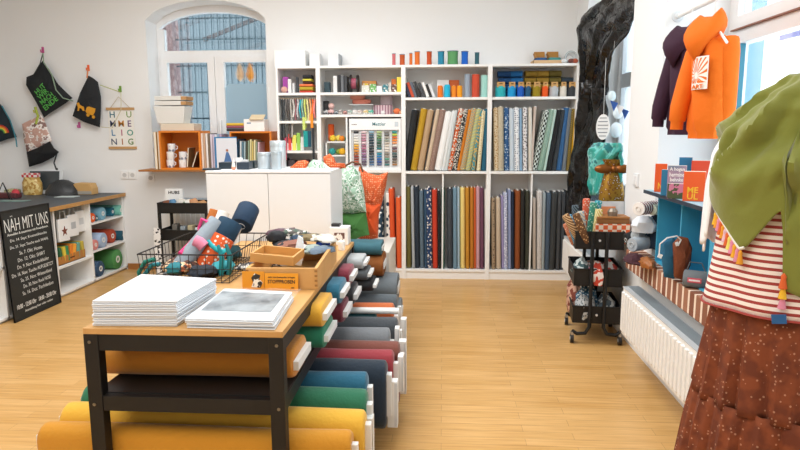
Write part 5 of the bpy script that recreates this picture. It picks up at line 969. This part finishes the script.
def fbook(label,x0,x1,y0,Y,m,D=.02,txt=None,z=zs7,rz=-.35,tc='f0b429'):
    a=at(x0,190,Y=Y); b=at(x1,y0,Y=Y); w=(b.x-a.x); H=b.z-z
    t=thing('book',label,'book',((a.x+b.x)/2,Y,z+.001),rz); hw=w/2/math.cos(rz)*.97
    B('cover',(-hw,0,0),(hw,D,H),m,t,.0015); B('pages',(-hw+.003,.003,.003),(hw+.001,D-.003,H+.001),mat('ece6d8',.8),t)
    if txt:
        for s,wd,ht,zz,xx in txt: text('lettering',s,mat(tc,.5),t,wd*2*hw,ht,Matrix.Translation((xx*hw,-.0006,zz*H))@Matrix.Rotation(math.pi/2,4,'X'),.0005,bold=.02)
    return t
OB=mat('e4561b',.45)
fbook('orange book standing at the left end of the shelf board by the window',654.5,667,164,3.50,OB,.03,[('NR',.7,.035,.22,.3)])
fbook('blue book lying behind the lettered book on the window shelf',661,671,170,3.30,mat('2a7da6',.5),.02)
fbook('grey and pink book with white lettering in the middle of the window shelf',667.5,686,166,3.24,mat('6f7f92',.5,kind='marble',c2='c792a8',sc=9),.025,[('A hogan',.8,.022,.88,0),('hermine',.8,.022,.72,0),('behnke',.7,.02,.56,0)],tc='f4f2ee')
fbook('dark green and pink book in front of the grey lettered book',668,684,184,3.16,mat('4a5a3c',.5,kind='camo',c2='d286a8',sc=16),.02)
fbook('large orange book with yellow lettering at the right of the window shelf',684,705,172,3.05,OB,.04,[('ME',.5,.028,.38,-.1),('UL',.5,.028,.16,-.1)])
fbook('blue book standing behind the grey lettered book on the window shelf',678,692,157.5,3.42,mat('1f6e96',.5),.03)
fbook('orange red book standing behind the large orange book',691,712,161,3.36,mat('d8482a',.5),.03)
# ---- things on the brick ledge
zb7=.6835
G='rolled fabrics on the brick ledge'
def r7(label,x0,y0,Y0,x1,y1,Y1,r,m,core=True): return roll('rolled_fabric',label,G,at(x0,y0,Y=Y0),at(x1,y1,Y=Y1),r*1.25,m,core=core)
r7('red and white striped roll on top of the fabric pile on the brick ledge',638.5,209,3.55,661,206,3.74,.030,fab('f0ebe6',kind='hstripes',c2='7a1830',sc=12))
r7('pale mint roll lying right behind the striped roll on the brick ledge',652,210,3.60,668,208,3.72,.024,fab('c9d3c4'))
r7('light grey roll with spiral end low on the brick ledge',632,245,3.62,660,240,3.74,.032,fab('a9b2ba'))
r7('pale grey blue roll above the spiral grey roll on the brick ledge',635,236,3.70,655,231,3.80,.026,fab('bcc6ce'))
r7('black roll jutting out to the left over the trolley corner',626,240,3.76,655,228,3.80,.030,fab('1b1d21'))
def c7(label,x,y,Y,s,m,zb=zb7,h=None,seed=1,name='cloth'):
    p=at(x,y,Y=Y); hh=h or max(.03,(p.z-zb)); return crumple(name,label,'cloth',(p.x,Y,zb),s[0],s[1],hh/1.45,m,None,0,seed)
c7('white crumpled cloth between the striped roll and the blue cloth on the ledge',645,218,3.66,(.075,.07),fab('dde3ea'),zb7+.16,.09,4)
c7('dark navy cloth leaning at the turquoise cube on the brick ledge',656,215,3.68,(.04,.07),fab('1c2f45'),zb7+.06,.2,6)
c7('slate blue cloth under the white cloth on the brick ledge',650,232,3.70,(.05,.05),fab('33506c'),zb7+.07,.08,7)
c7('dark maroon cloth lying lowest on the brick ledge corner',636,252,3.55,(.06,.09),fab('43202a'),zb7,.05,2)
c7('tan leather cloth in front of the maroon cloth on the brick ledge',648,254,3.45,(.04,.08),mat('a5642f',.4,bump=.4),zb7,.05,3)
t,o0=bag('teal_bag','petrol blue and brown handbag with white strap at the turquoise cube opening',[(661,255),(663,241),(672,236),(678,242),(678,262),(674,279),(664,277)],3.12,fab('1f5f80'),.03)
sheet('brown_panel',[(673,243),(679,236),(688,238),(692,247),(690,266),(682,280),(674,277)],3.08,0,mat('7c3d1c',.6,bump=.5),t,o0,puff=.035)
MB().tube([at(x,y,Y=3.05)-o0 for x,y in((659,257),(660,244),(667,238),(677,236),(681,240),(678,246))],.0035,6).build('white_strap',fab('eceae6'),t)
MB().box(at(660,256,Y=3.04)-o0,(.02,.004,.02),(0,.4,0)).build('price_tag',mat('f4f4f2',.6),t); MB().box(at(677,244,Y=3.04)-o0,(.015,.004,.018),(0,-.4,0)).build('price_tag',mat('f4f4f2',.6),t)
p=at(694,277,Z=.69); t=thing('grey_pouch','grey felt box with red and white label on the brick ledge','pouch',(1.195,2.985,zb7)); t.rotation_euler=(0,0,-.5)
MB().rings([[Vector((x*.052,u*k,v*k+.042)) for u,v in stadium(.085,.085)] for x,k in((-1,.9),(-.9,1),(0,1),(.9,1),(1,.9))]).build('felt_body',fab('6f7478'),t,smooth=True); 
MB().box((0,-.0435,.045),(.06,.002,.022)).build('red_label',mat('d8586a',.6),t); MB().box((0,-.045,.045),(.048,.0015,.008)).build('white_text_bar',mat('f3e9ea',.6),t)
MB().tube([(-.04,0,.083),(-.03,.01,.12),(.02,.01,.12),(.04,0,.083)],.003,5).build('handle',fab('5a5f63'),t)
p=at(700,268,Y=2.5); t=thing('brass_ornament','tangled brass coloured ornament with pale flowers beside the mannequin skirt','ornament',(1.19,2.50,zb7))
for k in range(7):
    a=k*.9; MB().tube([(0,0,0),(.02*math.cos(a),.02*math.sin(a),.05),(.035*math.cos(a+.5),.035*math.sin(a+.5),.11+.01*k)],.006,6).build('brass_stem',mat('a8843c',.35,metal=.7),t,smooth=True)
    MB().ball((.035*math.cos(a+.5),.035*math.sin(a+.5),.115+.01*k),.014,8).build('flower_head',mat(['e0a6a8','e8c23a','d8d0c4'][k%3],.7),t,smooth=True)
# ---- hoodies on the rod
def hoodie(label,loc,rz,c,scale=1,prt=False):
    t=thing('hoodie',label,'hoodie',loc,rz,'kids hoodies on the clothes rod'); m=fab(c,bump=.35,bs=25); S=scale
    # torso: rings in XY going down; local x = width, y = thickness, z down from 0 (hanger neck)
    pr=[(-.02,.055,.04),(-.045,.12,.05),(-.075,.165,.06),(-.14,.17,.068),(-.25,.17,.07),(-.36,.172,.072),(-.43,.17,.068),(-.445,.155,.06),(-.47,.158,.06)]
    rs=[]
    for j,(z,a,b) in enumerate(pr):
        rs.append([Vector(((a+.008*math.sin(7*q+z*20))*math.cos(q)*S,(b+.012*math.sin(5*q+z*14))*math.sin(q)*S,z*S)) for q in [2*math.pi*i/28 for i in range(28)]])
    rs=[[Vector((v.x*(.68 if v.x<0 else .56),v.y,v.z)) for v in r] for r in rs]
    MB().rings(rs).build('body',m,t,smooth=True)
    for s in(-1,1):
        MB().tube([Vector(((s*x if s<0 else x*.62)*S,(y if s<0 else .035-y*.1)*S,z*S)) for x,y,z in((.06,-.01,-.05),(.085,-.03,-.10),(.10,-.06,-.22),(.105,-.085,-.33),(.10,-.095,-.39),(.10,-.095,-.395),(.10,-.096,-.43))],[v*S for v in(.055,.052,.046,.042,.036,.028,.028)],14).build('sleeve',m,t,smooth=True)
    # hood: folded back pouch
    def hf(q,v):
        return None
    rs=[]
    for j in range(8):
        u=j/7; r=.075*math.sin(math.pi*(.18+.75*u)); rs.append([Vector(((r*1.05*math.cos(q))*S,(-.02+r*1.15*math.sin(q)-u*.04)*S,(.06-.17*u+.02*math.sin(q*2)+.015*math.sin(q))*S)) for q in [2*math.pi*i/20 for i in range(20)]])
    MB().rings(rs).build('hood',m,t,smooth=True)
    h=MB(); h.tube([(0,0,.16),(.014,0,.175),(.024,0,.16),(.01,0,.14),(0,0,.12),(0,0,.0)],.003,6); h.tube([(-.13*S,0,-.07*S),(0,0,.03),(.13*S,0,-.07*S)],.006,6); h.build('hanger',WHITE,t)
    return t,m
PUR,_=hoodie('dark purple kids hoodie hanging leftmost on the clothes rod',(1.285,3.50,1.895),math.radians(-90),'34122b',1.06)
ORA,_=hoodie('orange kids hoodie with white sunburst print hanging before the purple hoodie',(1.262,3.14,1.885),math.radians(-88),'e86f04',1.07)
# print is on the back of the orange hoodie, which faces the room
Wm2=mat('f4efe8',.7)
PX,PZ=.055,-.20
def sfy(x,o): return -(.083+o)*math.sqrt(max(.04,1-(x/.150)**2))
MB().grid(lambda u,v:Vector((PX-.052+.104*u,sfy(PX-.052+.104*u,.004),PZ-.075+.15*v)),10,6).build('white_print',Wm2,ORA,solid=.0015)
mb=MB()
for k in range(18):
    a=2*math.pi*(k+.5)/18; ex,ez=-.015,-.01
    def q_(r,aa):
        x=ex+r*math.cos(aa); zz=ez+r*1.35*math.sin(aa); return Vector((PX+max(-.049,min(.049,x)),0,PZ+max(-.045,min(.068,zz))))
    ps=[q_(.012,a-.02),q_(.042,a-.055),q_(.085,a-.06),q_(.085,a+.06),q_(.042,a+.055),q_(.012,a+.02)]
    mb.rings([[Vector((p.x,sfy(p.x,.0058),p.z)) for p in ps],[Vector((p.x,sfy(p.x,.0066),p.z)) for p in ps]])
mb.build('orange_ray',mat('e86f04',.8),ORA)
text('lettering','ART',mat('e86f04',.8),ORA,.085,.020,Matrix.Translation((PX,sfy(PX,.0075),PZ-.062))@Matrix.Rotation(math.pi/2,4,'X')@Matrix.Rotation(.18,4,'Y'),.0006,bold=.02)
# ------------------------------------------------------------ right trolley with fabrics
RX,RY=1.05,4.34; w7,d7=.31,.40
tr7=trolley((RX,RY,0),-.10,'black three tier trolley full of fabric scraps before the right pillar',w7,d7,(.14,.395,.645),.115)
for sy in(-1,1):
    for sx in(-1,1):
        MB().tube([(sx*.045,sy*(d7/2+.012),.80 if 0 else .765),(sx*.045,sy*(d7/2+.012),.12),(sx*.07,sy*(d7/2+.014),.075),(sx*(w7/2-.03),sy*(d7/2+.014),.07),(sx*(w7/2),sy*(d7/2),.085)],.0125,8).build('post',BLACKM,tr7,smooth=True)
        c=MB().tube([(sx*w7/2-.01,sy*d7/2,.032),(sx*w7/2+.012,sy*d7/2,.032)],.031,16).build('wheel',mat('19191b',.5),tr7); MB().box((sx*w7/2,sy*d7/2,.055),(.018,.03,.05)).build('caster_fork',mat('b9bcc0',.3,metal=.8),c)
        MB().tube([(sx*w7/2-.012,sy*d7/2,.032),(sx*w7/2+.014,sy*d7/2,.032)],.012,12).build('hub',mat('d9dadb',.4),c)
for z in (.20,.455,.705): MB().tube([(0,-d7/2-.008,z),(0,-d7/2-.0,z)],.008,8).build('screw',mat('d0d0d0',.3),tr7)
# contents
_before=set(bpy.data.objects)
pz=.6525
G='goods in the top basket of the right trolley'
t=thing('patterned_box','cream box with orange triangles pattern in the top basket of the right trolley','box',(1.085,4.24,pz)); B('box_body',(-.105,-.05,.02),(.115,.08,.155),mat('f0ddc8',.6,kind='check',c2='e0602c',sc=34),t,.003)
t=thing('wooden_case','flat brown wooden case lying on the orange patterned box','case',(1.085,4.24,pz+.157)); B('case_body',(-.10,-.05,0),(.11,.10,.032),mat('8a5b2e',.5),t,.002); B('case_lid',(-.10,-.052,.034),(.11,.09,.046),mat('a9713a',.5),t,.002); MB().lathe([(.03,0),(.035,.03),(.02,.05)],c=(.01,-.0,.047),seg=10).build('metal_bulldog_clip',mat('8f8578',.4,metal=.5),t)
t=thing('card_stack','grey and white card sheet leaning behind the brown case in the right trolley','cards',(1.09,4.38,pz)); MB().box((0,.0,.15),(.24,.012,.27),(-.12,0,0)).build('sheet_card',mat('aeb4ba',.6,kind='marble',c2='d9dbdc',sc=7),t); MB().box((0,-.012,.13),(.12,.008,.24),(-.12,0,0)).build('orange_card',mat('d98a5a',.6),t)
CL=[('7a5230','e0bf90','tan chevron',.905,4.20,.255,-.55),('6a4628','d9b27c','brown chevron',.935,4.17,.25,-.42),('2f6f9c','8fc0d8','blue spotted',.88,4.26,.22,-.35),('c77a5a','e8d2c2','peach striped',.87,4.30,.16,-.45),('1f2a33','6a7a86','black dotted',.90,4.33,.27,-.15),('3f8f7c','b9d8c4','sea green striped',.96,4.29,.29,.05),('d9c9b0','8fa6b4','cream print',.925,4.24,.24,-.2),('2e9aac','d0e6e8','aqua striped',.985,4.33,.30,.1),('c8b45a','efe7c0','yellow green',.99,4.25,.25,.05),('e2694c','f0d8cc','coral',.955,4.36,.31,-.05)]
for i,(c,c2,n,x,y,H,tl) in enumerate(CL):
    o=MB().rings([[Vector((u*k,v*k,zz*H)) for u,v in stadium(.05,.035)] for zz,k in((0,.9),(.03,1),(.5,1.05),(.97,1),(1,.85))]).build('folded_fabric',fab(c,kind='stripes' if i%2==0 else 'dots',c2=c2,sc=26 if i%2==0 else 60,rot=.6),smooth=True); o.location=(x,y,pz+.0); o.rotation_euler=(.1,tl,0); tag(o,f'{n} folded fabric sticking up in the top basket of the right trolley','fabric','folded fabrics in the top basket')
G='crumpled fabrics in the lower baskets of the right trolley'
for i,(c,c2,n,x,y,zz,sx,sz) in enumerate((('3f5a5c','c9d4d2','green grey print',.91,4.26,.4025,.06,.075),('c8432f','f2e6e0','red white zigzag',1.0,4.2,.4025,.055,.07),('d9d9d6','b4423a','white with red',1.09,4.25,.4025,.065,.065),('46525a','8a5a44','dark grey',1.02,4.38,.4025,.08,.06),('e6dfe0','b05a6a','pale pink',.97,4.24,.43,.04,.05))):
    crumple('crumpled_fabric',f'{n} fabric in the middle basket of the right trolley','fabric',(x,y,zz),sx*1.0,.085,sz*1.45,fab(c,kind='camo',c2=c2,sc=22),G,0,i+3)
for i,(c,c2,n,x,y,zz,sx,sz) in enumerate((('c3c6c6','5a666c','grey dotted',.94,4.24,.1475,.075,.075),('2f5f7c','c9d6dc','blue batik',.96,4.30,.17,.08,.085),('52606a','d0d4d4','slate print',1.08,4.26,.1475,.07,.075),('7a3a2c','c9a08a','rust',.90,4.42,.1475,.05,.11))):
    crumple('crumpled_fabric',f'{n} fabric in the bottom basket of the right trolley','fabric',(x,y,zz),sx*1.0,.10,sz*1.5,fab(c,kind='floral' if i<2 else 'camo',c2=c2,sc=60 if i<2 else 20),G,0,i+9)
for o in set(bpy.data.objects)-_before:
    if o.parent is None: o.location.x+=.035
# ------------------------------------------------------------ far window: goods and black plastic sheet
zl7=.8405
o=B('ledge_board',(1.16,4.47,.806),(1.50,5.84,.84),mat('1e3448',.5)); 
o=tag(own(o,(1.3,5.1,.806)),'dark navy ledge board of the far right window','ledge')
def wsheet(name,label,cat,rows,m,thick=.012,wr=.03,seed=0,nx=14,ny=34,group=None,seg=None):
    """wrinkled hanging sheet; rows: (y px, x left px, Y left, x right px, Y right)"""
    def P_(u,v):
        t=v*(len(rows)-1); i=min(int(t),len(rows)-2); f=t-i; r=[rows[i][k]*(1-f)+rows[i+1][k]*f for k in range(5)]
        a=at(r[1],r[0],Y=r[2]); b=at(r[3],r[0],Y=r[4]); p=a.lerp(b,u)
        nn=noise.noise(Vector((u*4+seed+v*2,v*3,seed)))+.55*noise.noise(Vector((u*9+seed+v*3,v*7,seed+5)))+.3*abs(noise.noise(Vector((u*16+v*5,v*12+seed,2))))
        return p+Vector((-1,-.6,0)).normalized()*nn*wr
    o=MB().grid(P_,nx,ny).build(name,m,smooth=True,solid=thick); c=P_(.5,1); own(o,c); return tag(o,label,cat,group)
foilm=mat('060607',.13,bump=.8,bs=22)
wsheet('black_plastic_sheet','glossy wrinkled black plastic sheet hanging from the arch of the far right window','plastic sheet',
 [(-6,610,5.3,640,4.44),(6,592,5.45,638,4.46),(18,583,5.55,634,4.6),(32,581,5.6,626,4.8),(55,581,5.65,614,5.0),(80,579,5.65,606,5.15),(95,580,5.6,607,5.15)],foilm,.012,.065,1,26,40)
wsheet('black_plastic_sheet','glossy black plastic drape hanging down beside the right bookcase','plastic sheet',
 [(88,581,5.70,606,5.10),(110,579,5.68,607,5.08),(135,577,5.66,606,5.06),(160,573,5.64,599,5.1),(185,569,5.62,592,5.15),(205,567,5.6,590,5.15),(226,569,5.6,588,5.2)],foilm,.012,.06,4,24,44)
satin=mat('2fa79c',.28,kind='camo',c2='79d0cb',c3='1f7f86',sc=9,sheen=.3)
wsheet('satin_cloth','turquoise satin cloth draped on the far window ledge','cloth',[(143,594,5.0,620,4.62),(150,589,5.0,622,4.6),(165,588,4.98,606,4.75),(180,589,4.96,604,4.78),(195,591,4.95,602,4.8)],satin,.02,.035,7,20,18)
wsheet('satin_cloth','turquoise satin strip hanging right of the golden bag in the far window','cloth',[(148,611,4.80,622,4.62),(165,614,4.78,622,4.63),(192,612,4.76,621,4.65)],satin,.02,.03,9,8,14)
goldm=mat('a97e2c',.35,metal=.6,kind='terrazzo',c2='e8e0cf',c3='8a5a1f',sc=45)
p=at(607,193,Y=4.72); t=thing('gold_bag','gold sequined bag tied with a brown bow in the far window','bag',(p.x+.02,4.68,zl7+.001))
MB().rings([[Vector((u*k+.004*math.sin(zz*60),v*k,zz)) for u,v in stadium(.19,.11)] for zz,k in ((0,.9),(.03,1),(.14,.95),(.24,.72),(.285,.5),(.30,.42),(.33,.6),(.37,.8))]).build('sequined_body',goldm,t,smooth=True)
mb=MB()
for s in(-1,1): mb.ball((s*.07,-.035,.302),.045,10,1.5,.6,.75)
mb.ball((0,-.04,.302),.026,8); mb.build('bow',mat('8a4f16',.3,metal=.5),t,smooth=True)
# white ribbed oval, small glass decorations, bunting
p=at(603,127,Y=4.85); t=thing('oval_mirror','white ribbed oval disc hanging in the far right window','disc',p); 
M=Matrix.Rotation(math.radians(-40),4,'Z')
mb=MB(M); mb.tube([(0,-.004,0),(0,.004,0)],.1,24); o=mb.build('disc',mat('e9ebec',.3),t,smooth=True); o.scale=(.55,.55,.95)
for k in range(6): q=MB(M); q.box((0,-.006,-.07+k*.028),(.15*math.sqrt(max(.1,1-((-.07+k*.028)/.095)**2)),.004,.006)); q.build('rib',mat('6f7a82',.4),t).scale=(.55,.55,.95)
MB().tube([(0,0,.09),(0,0,.5)],.0015,4).build('cord',WHITE,t)
for i,(px,py,c,n,r) in enumerate(((612,96,'dff0f4','clear',.03),(618,112,'e8f1f5','white',.04),(616,130,'dfe9f0','pale blue',.045),(622,148,'eef3f6','frosted',.03))):
    p=at(px,py,Y=4.9); o=MB().ball((0,0,0),r,8,1,.5,1.3).build('window_ornament',mat(c,.2),smooth=True); o.location=p; tag(o,f'{n} ornament hanging on a thread in the far right window','ornament','ornaments in the far right window'); MB().tube([(0,0,r),(0,0,.4)],.001,4).build('thread',WHITE,o)
p=at(617,105,Y=4.8); 
for i,(px,py,c,n) in enumerate(((614,103,'1f4f9c','blue'),(620,107,'f0f2f4','white'),(625,111,'1f4f9c','darker blue'))):
    a=at(px,py,Y=4.75); o=MB().prism([(-.03,.02),(.03,0),(.0,-.06)],(0,0,0),(.8,-.6,0),(0,0,1),(.6,.8,0),.004).build('bunting_flag',mat(c,.7)); o.location=a; tag(o,f'{n} triangular bunting flag in the far right window, {["left","middle","right"][i]} of three','flag','bunting flags in the far window')
for i,(x0,x1,yt,yb_,Y,c,n) in enumerate(((588,607,199,210,4.62,'5fc0c9','light turquoise'),(606,622,197,210,4.56,'79c8d4','pale aqua'))):
    a=at(x0,yb_,Y=Y); b=at(x1,yt,Y=Y); 
    o=MB().b2((-(b.x-a.x)/2,0,0),((b.x-a.x)/2,.12,.05)).build('cardboard_box',mat(c,.6),bevel=.003); o.location=((a.x+b.x)/2,Y,zl7+.001); tag(o,f'{n} flat box at the front of the far window ledge','box')
p=at(622,150,Y=4.5); o=B('strut',(-.012,-.012,0),(.012,.012,.62),mat('2e3b44',.4)); o.location=(1.30,4.46,zl7); tag(o,'dark upright stand post at the near end of the far window ledge','post')
# ------------------------------------------------------------ mannequin
MX,MY=.862,1.50
mq=thing('mannequin','dress form in striped shirt, rust floral skirt and draped olive scarf at the right','mannequin',(MX,MY,0))
def ell(a,b,z,n=64,amp=0,fr=0,ph=0,fn=None,t0=0,t1=2*math.pi):
    out=[]
    for i in range(n):
        q=t0+(t1-t0)*i/(n if abs(t1-t0-2*math.pi)<1e-6 else n-1); k=amp*math.sin(fr*q+ph) if not fn else fn(q,z)
        out.append(Vector(((a+k)*math.sin(q),-(b+k)*math.cos(q),z)))
    return out
skin=mat('cfa079',.5)
MB().rings([ell(a,b,z,24) for a,b,z in ((.15,.10,.92),(.16,.115,1.0),(.13,.10,1.1),(.15,.11,1.25),(.17,.11,1.36),(.165,.10,1.42),(.10,.075,1.475),(.055,.055,1.50),(.05,.052,1.56),(.052,.055,1.60),(.03,.03,1.615))]).build('torso_form',skin,mq,smooth=True)
MB().tube([(0,0,.03),(0,0,.93)],.016,12).build('pole',mat('b9bbbd',.3,metal=.8),mq,smooth=True); MB().lathe([(.19,0),(.19,.008),(.03,.018),(.018,.04)],seg=32).build('base_plate',mat('c9cbcd',.3,metal=.7),mq,smooth=True)
# skirt: upper and lower tier with gathers
skm=mat('8f3b1c',.85,kind='dots',c2='8f3b1c',c3='dba887',sc=62,bump=.3,bs=40)
def skirtmat():
    m=bpy.data.materials.new('rust_floral'); m.use_nodes=True; nt=m.node_tree; N=nt.nodes; L=nt.links; b=N['Principled BSDF']; b.inputs['Roughness'].default_value=.85
    tc=N.new('ShaderNodeTexCoord'); v=N.new('ShaderNodeTexVoronoi'); v.inputs['Scale'].default_value=85; v.inputs['Randomness'].default_value=.75; L.new(tc.outputs['Object'],v.inputs['Vector'])
    r=N.new('ShaderNodeValToRGB'); r.color_ramp.interpolation='CONSTANT'; e=r.color_ramp.elements; e[0].color=srgb('d3a283'); e[1].color=srgb('7a381b'); e[1].position=.2
    L.new(v.outputs['Distance'],r.inputs[0])
    v2=N.new('ShaderNodeTexNoise'); v2.inputs['Scale'].default_value=30; L.new(tc.outputs['Object'],v2.inputs['Vector']); r2=N.new('ShaderNodeValToRGB'); r2.color_ramp.elements[0].color=srgb('4f2410'); r2.color_ramp.elements[1].color=srgb('86441f'); r2.color_ramp.elements[0].position=.4; r2.color_ramp.elements[1].position=.6; L.new(v2.outputs['Fac'],r2.inputs[0])
    mx=N.new('ShaderNodeMix'); mx.data_type='RGBA'; mx.inputs[0].default_value=.5; L.new(r.outputs[0],mx.inputs[6]); L.new(r2.outputs[0],mx.inputs[7]); L.new(mx.outputs[2],b.inputs['Base Color']); return m
skm=skirtmat()
def gather(n1,am,sd): return lambda q,z,f=1: am*f*(math.sin(n1*q+3*math.sin(2.3*q+sd)+z*2.5)+.5*math.sin(n1*2.3*q+sd))
rs=[]
for j in range(15):
    f=j/14; z=1.06-f*.27; rs.append(ell(.202+.032*f,.148+.045*f,z,150,fn=lambda q,zz,f=f:gather(17,.0075,1)(q,zz,.25+f)))
MB().rings(rs,cap=False).build('skirt_upper_tier',skm,mq,smooth=True,solid=.003)
rs=[]
for j in range(24):
    f=j/23; z=.80-f*.55; rs.append(ell(.232+.058*f+.006*math.sin(min(1,f*5)*math.pi*.5),.194+.066*f,z,190,fn=lambda q,zz,f=f:gather(23,.014,4)(q,zz,.35+f*.9)))
MB().rings(rs,cap=False).build('skirt_lower_tier',skm,mq,smooth=True,solid=.003)
# striped shirt
shm=mat('f3e6dc',.85,kind='hstripes',c2='a13f3a',sc=20.5,bump=.15,bs=40)
rs=[]
for j in range(22):
    f=j/21; z=1.02+f*.44; a=.228-.024*math.sin(min(1,f*2)*1.57)-(.06*max(0,(f-.75)/.25)**2); b=.168-.022*math.sin(min(1,f*2)*1.57)-(.05*max(0,(f-.75)/.25)**2)
    rs.append(ell(a,b,z,72,fn=lambda q,zz,f=f:.006*(1-f)*math.sin(5*q+1+zz*3)+.003*math.sin(9*q+zz*9)))
sh=MB().rings(rs,cap=False).build('striped_shirt',shm,mq,smooth=True,solid=.003)
MB().tube([ (v.x,v.y,1.0205) for v in ell(.2315,.1695,1.02,73,fn=lambda q,zz:.006*math.sin(5*q+1+1.02*3)+.003*math.sin(9*q+zz*9))]+[tuple(ell(.2315,.1695,1.0205,73,fn=lambda q,zz:.006*math.sin(5*q+1+1.02*3)+.003*math.sin(9*q+zz*9))[0])],.003,5).build('hem',mat('a13f3a',.8),sh)
def onring(px,py,a,b):
    """angle and height where the view through a pixel meets the elliptic cylinder a, b around the mannequin"""
    d=at(px,py,Y=1.0)-Vector((0,0,EYE)); 
    A=(d.x/a)**2+(d.y/b)**2; Bq=-2*(d.x*MX/a**2+d.y*MY/b**2); Cq=(MX/a)**2+(MY/b)**2-1; D=Bq*Bq-4*A*Cq
    t=(-Bq-math.sqrt(max(0,D)))/(2*A); p=Vector((0,0,EYE))+d*t; return Vector((p.x-MX,p.y-MY,p.z))
p=onring(779,319,.246,.18); q=onring(786,319,.246,.18); u=(q-p).normalized(); nrm=Vector((u.y,-u.x,0))
M=frameM(p,u,(0,0,1)); tg=MB(M); tg.b2((-.014,-.010,0),(.014,.010,.003)); tg.build('blue_label',mat('1f5c94',.6),sh)
# scarf
olive=fab('7a7f2e',bump=.2,bs=30,sheen=.3)
ANG=[(-180,1.27),(-140,1.30),(-115,1.29),(-100,1.265),(-88,1.235),(-78,1.205),(-66,1.165),(-60,1.172),(-50,1.22),(-44,1.25),(-40.5,1.262),(-38,1.09),(-28,1.075),(0,1.10),(25,1.16),(60,1.24),(120,1.28),(180,1.27)]
def zbot(q):
    d=math.degrees(q); d=(d+180)%360-180
    for (a,za),(b,zb_) in zip(ANG,ANG[1:]):
        if a<=d<=b: return za+(zb_-za)*(d-a)/(b-a)
    return 1.27
PR=[(1.0,.222,.178),(1.15,.222,.178),(1.28,.223,.176),(1.36,.217,.170),(1.42,.197,.158),(1.465,.168,.14),(1.50,.14,.12),(1.535,.095,.095),(1.548,.078,.08)]
def prof(z):
    for (z0,a0,b0),(z1,a1,b1) in zip(PR,PR[1:]):
        if z<=z1: f=max(0,(z-z0)/(z1-z0)); f=f*f*(3-2*f); return a0+(a1-a0)*f,b0+(b1-b0)*f
    return PR[-1][1:]
def scarf_pt(q,v):
    zb_=zbot(q); z=1.548+(zb_-1.548)*v; a,b=prof(z); dq=math.degrees(q)
    env=math.sin(math.pi*min(1,v*1.15+.08))
    # diagonal folds sweeping from the shoulder down to the front
    w_=q*3.2+ (1.57-z)*9; nn=noise.noise(Vector((q*2.1,z*5,3)))
    k=.011*env+.018*env*(1-2*abs(math.sin(w_*1.25+1.6*nn))**.7) + .007*env*math.sin(w_*4.7+1+3*nn)+.010*nn*env
    if -95<dq<-35 and v<.8: k+=.016*math.sin((1.57-z)*42+q*2.5+2*nn)*math.sin(math.pi*min(1,v/.8))
    sag=.02*max(0,1-abs(dq+80)/60)*max(0,1-abs(z-1.33)/.12)
    return Vector(((a+k+sag)*math.sin(q),-(b+k+sag)*math.cos(q),z))
nq=190
rs=[[scarf_pt(-math.pi+2*math.pi*i/nq,j/44) for i in range(nq)] for j in range(45)]
sc_=MB().rings(rs,cap=False).build('olive_scarf',olive,mq,smooth=True,solid=.006)
# trim and tassels along the left tip and on the right tail
trim=[scarf_pt(math.radians(d),1)+Vector((0,-.004,0)) for d in [-92+i*1.1 for i in range(28)]]
MB().tube(trim,.0035,5).build('white_trim',fab('eeebe2'),sc_)
tc7=['e8b52c','e39a2c','d98aa2','d8622c','e39a2c','e2b9c4','d8622c','e6d66a','e08aa8','e8a72c','d98aa2','e39a2c']
for i in range(12):
    d=-91+i*2.35; p=scarf_pt(math.radians(d),1)+Vector((0,-.006,-.004)); 
    MB().lathe([(.002,0),(.005,-.006),(.0045,-.012),(.008,-.03),(.007,-.031)],c=p,seg=8).build('tassel',fab(tc7[i]),sc_,smooth=True)
for i,(d,c) in enumerate(((-38.6,'d8622c'),(-38.4,'e8b52c'),(-38.2,'d98aa2'))):
    p=scarf_pt(math.radians(d),1); p=Vector((p.x,p.y-.006,1.125-.022*i)); MB().lathe([(.002,0),(.006,-.006),(.005,-.012),(.009,-.032),(.008,-.033)],c=p,seg=8).build('tassel',fab(c),sc_,smooth=True)
# white printed cloth at the left side
lm=mat('eceef0',.7,kind='marble',c2='f6f7f8',sc=30)
def lace(u,v):
    q=math.radians(-158+56*u); zb_=1.13+.10*abs(u-.55)*1.2+.012*math.sin(u*30); z=1.475+(zb_-1.475)*v; a,b=prof(z); k=.016+.006*v+.006*math.sin(u*26+z*12)*v
    if u>.62: k-= .02*(u-.62)/.38
    if z<1.2 : k+=.0
    return Vector(((a+k+.004)*math.sin(q),-(b+k)*math.cos(q),z))
MB().grid(lace,40,24).build('white_cloth',lm,mq,smooth=True,solid=.003)
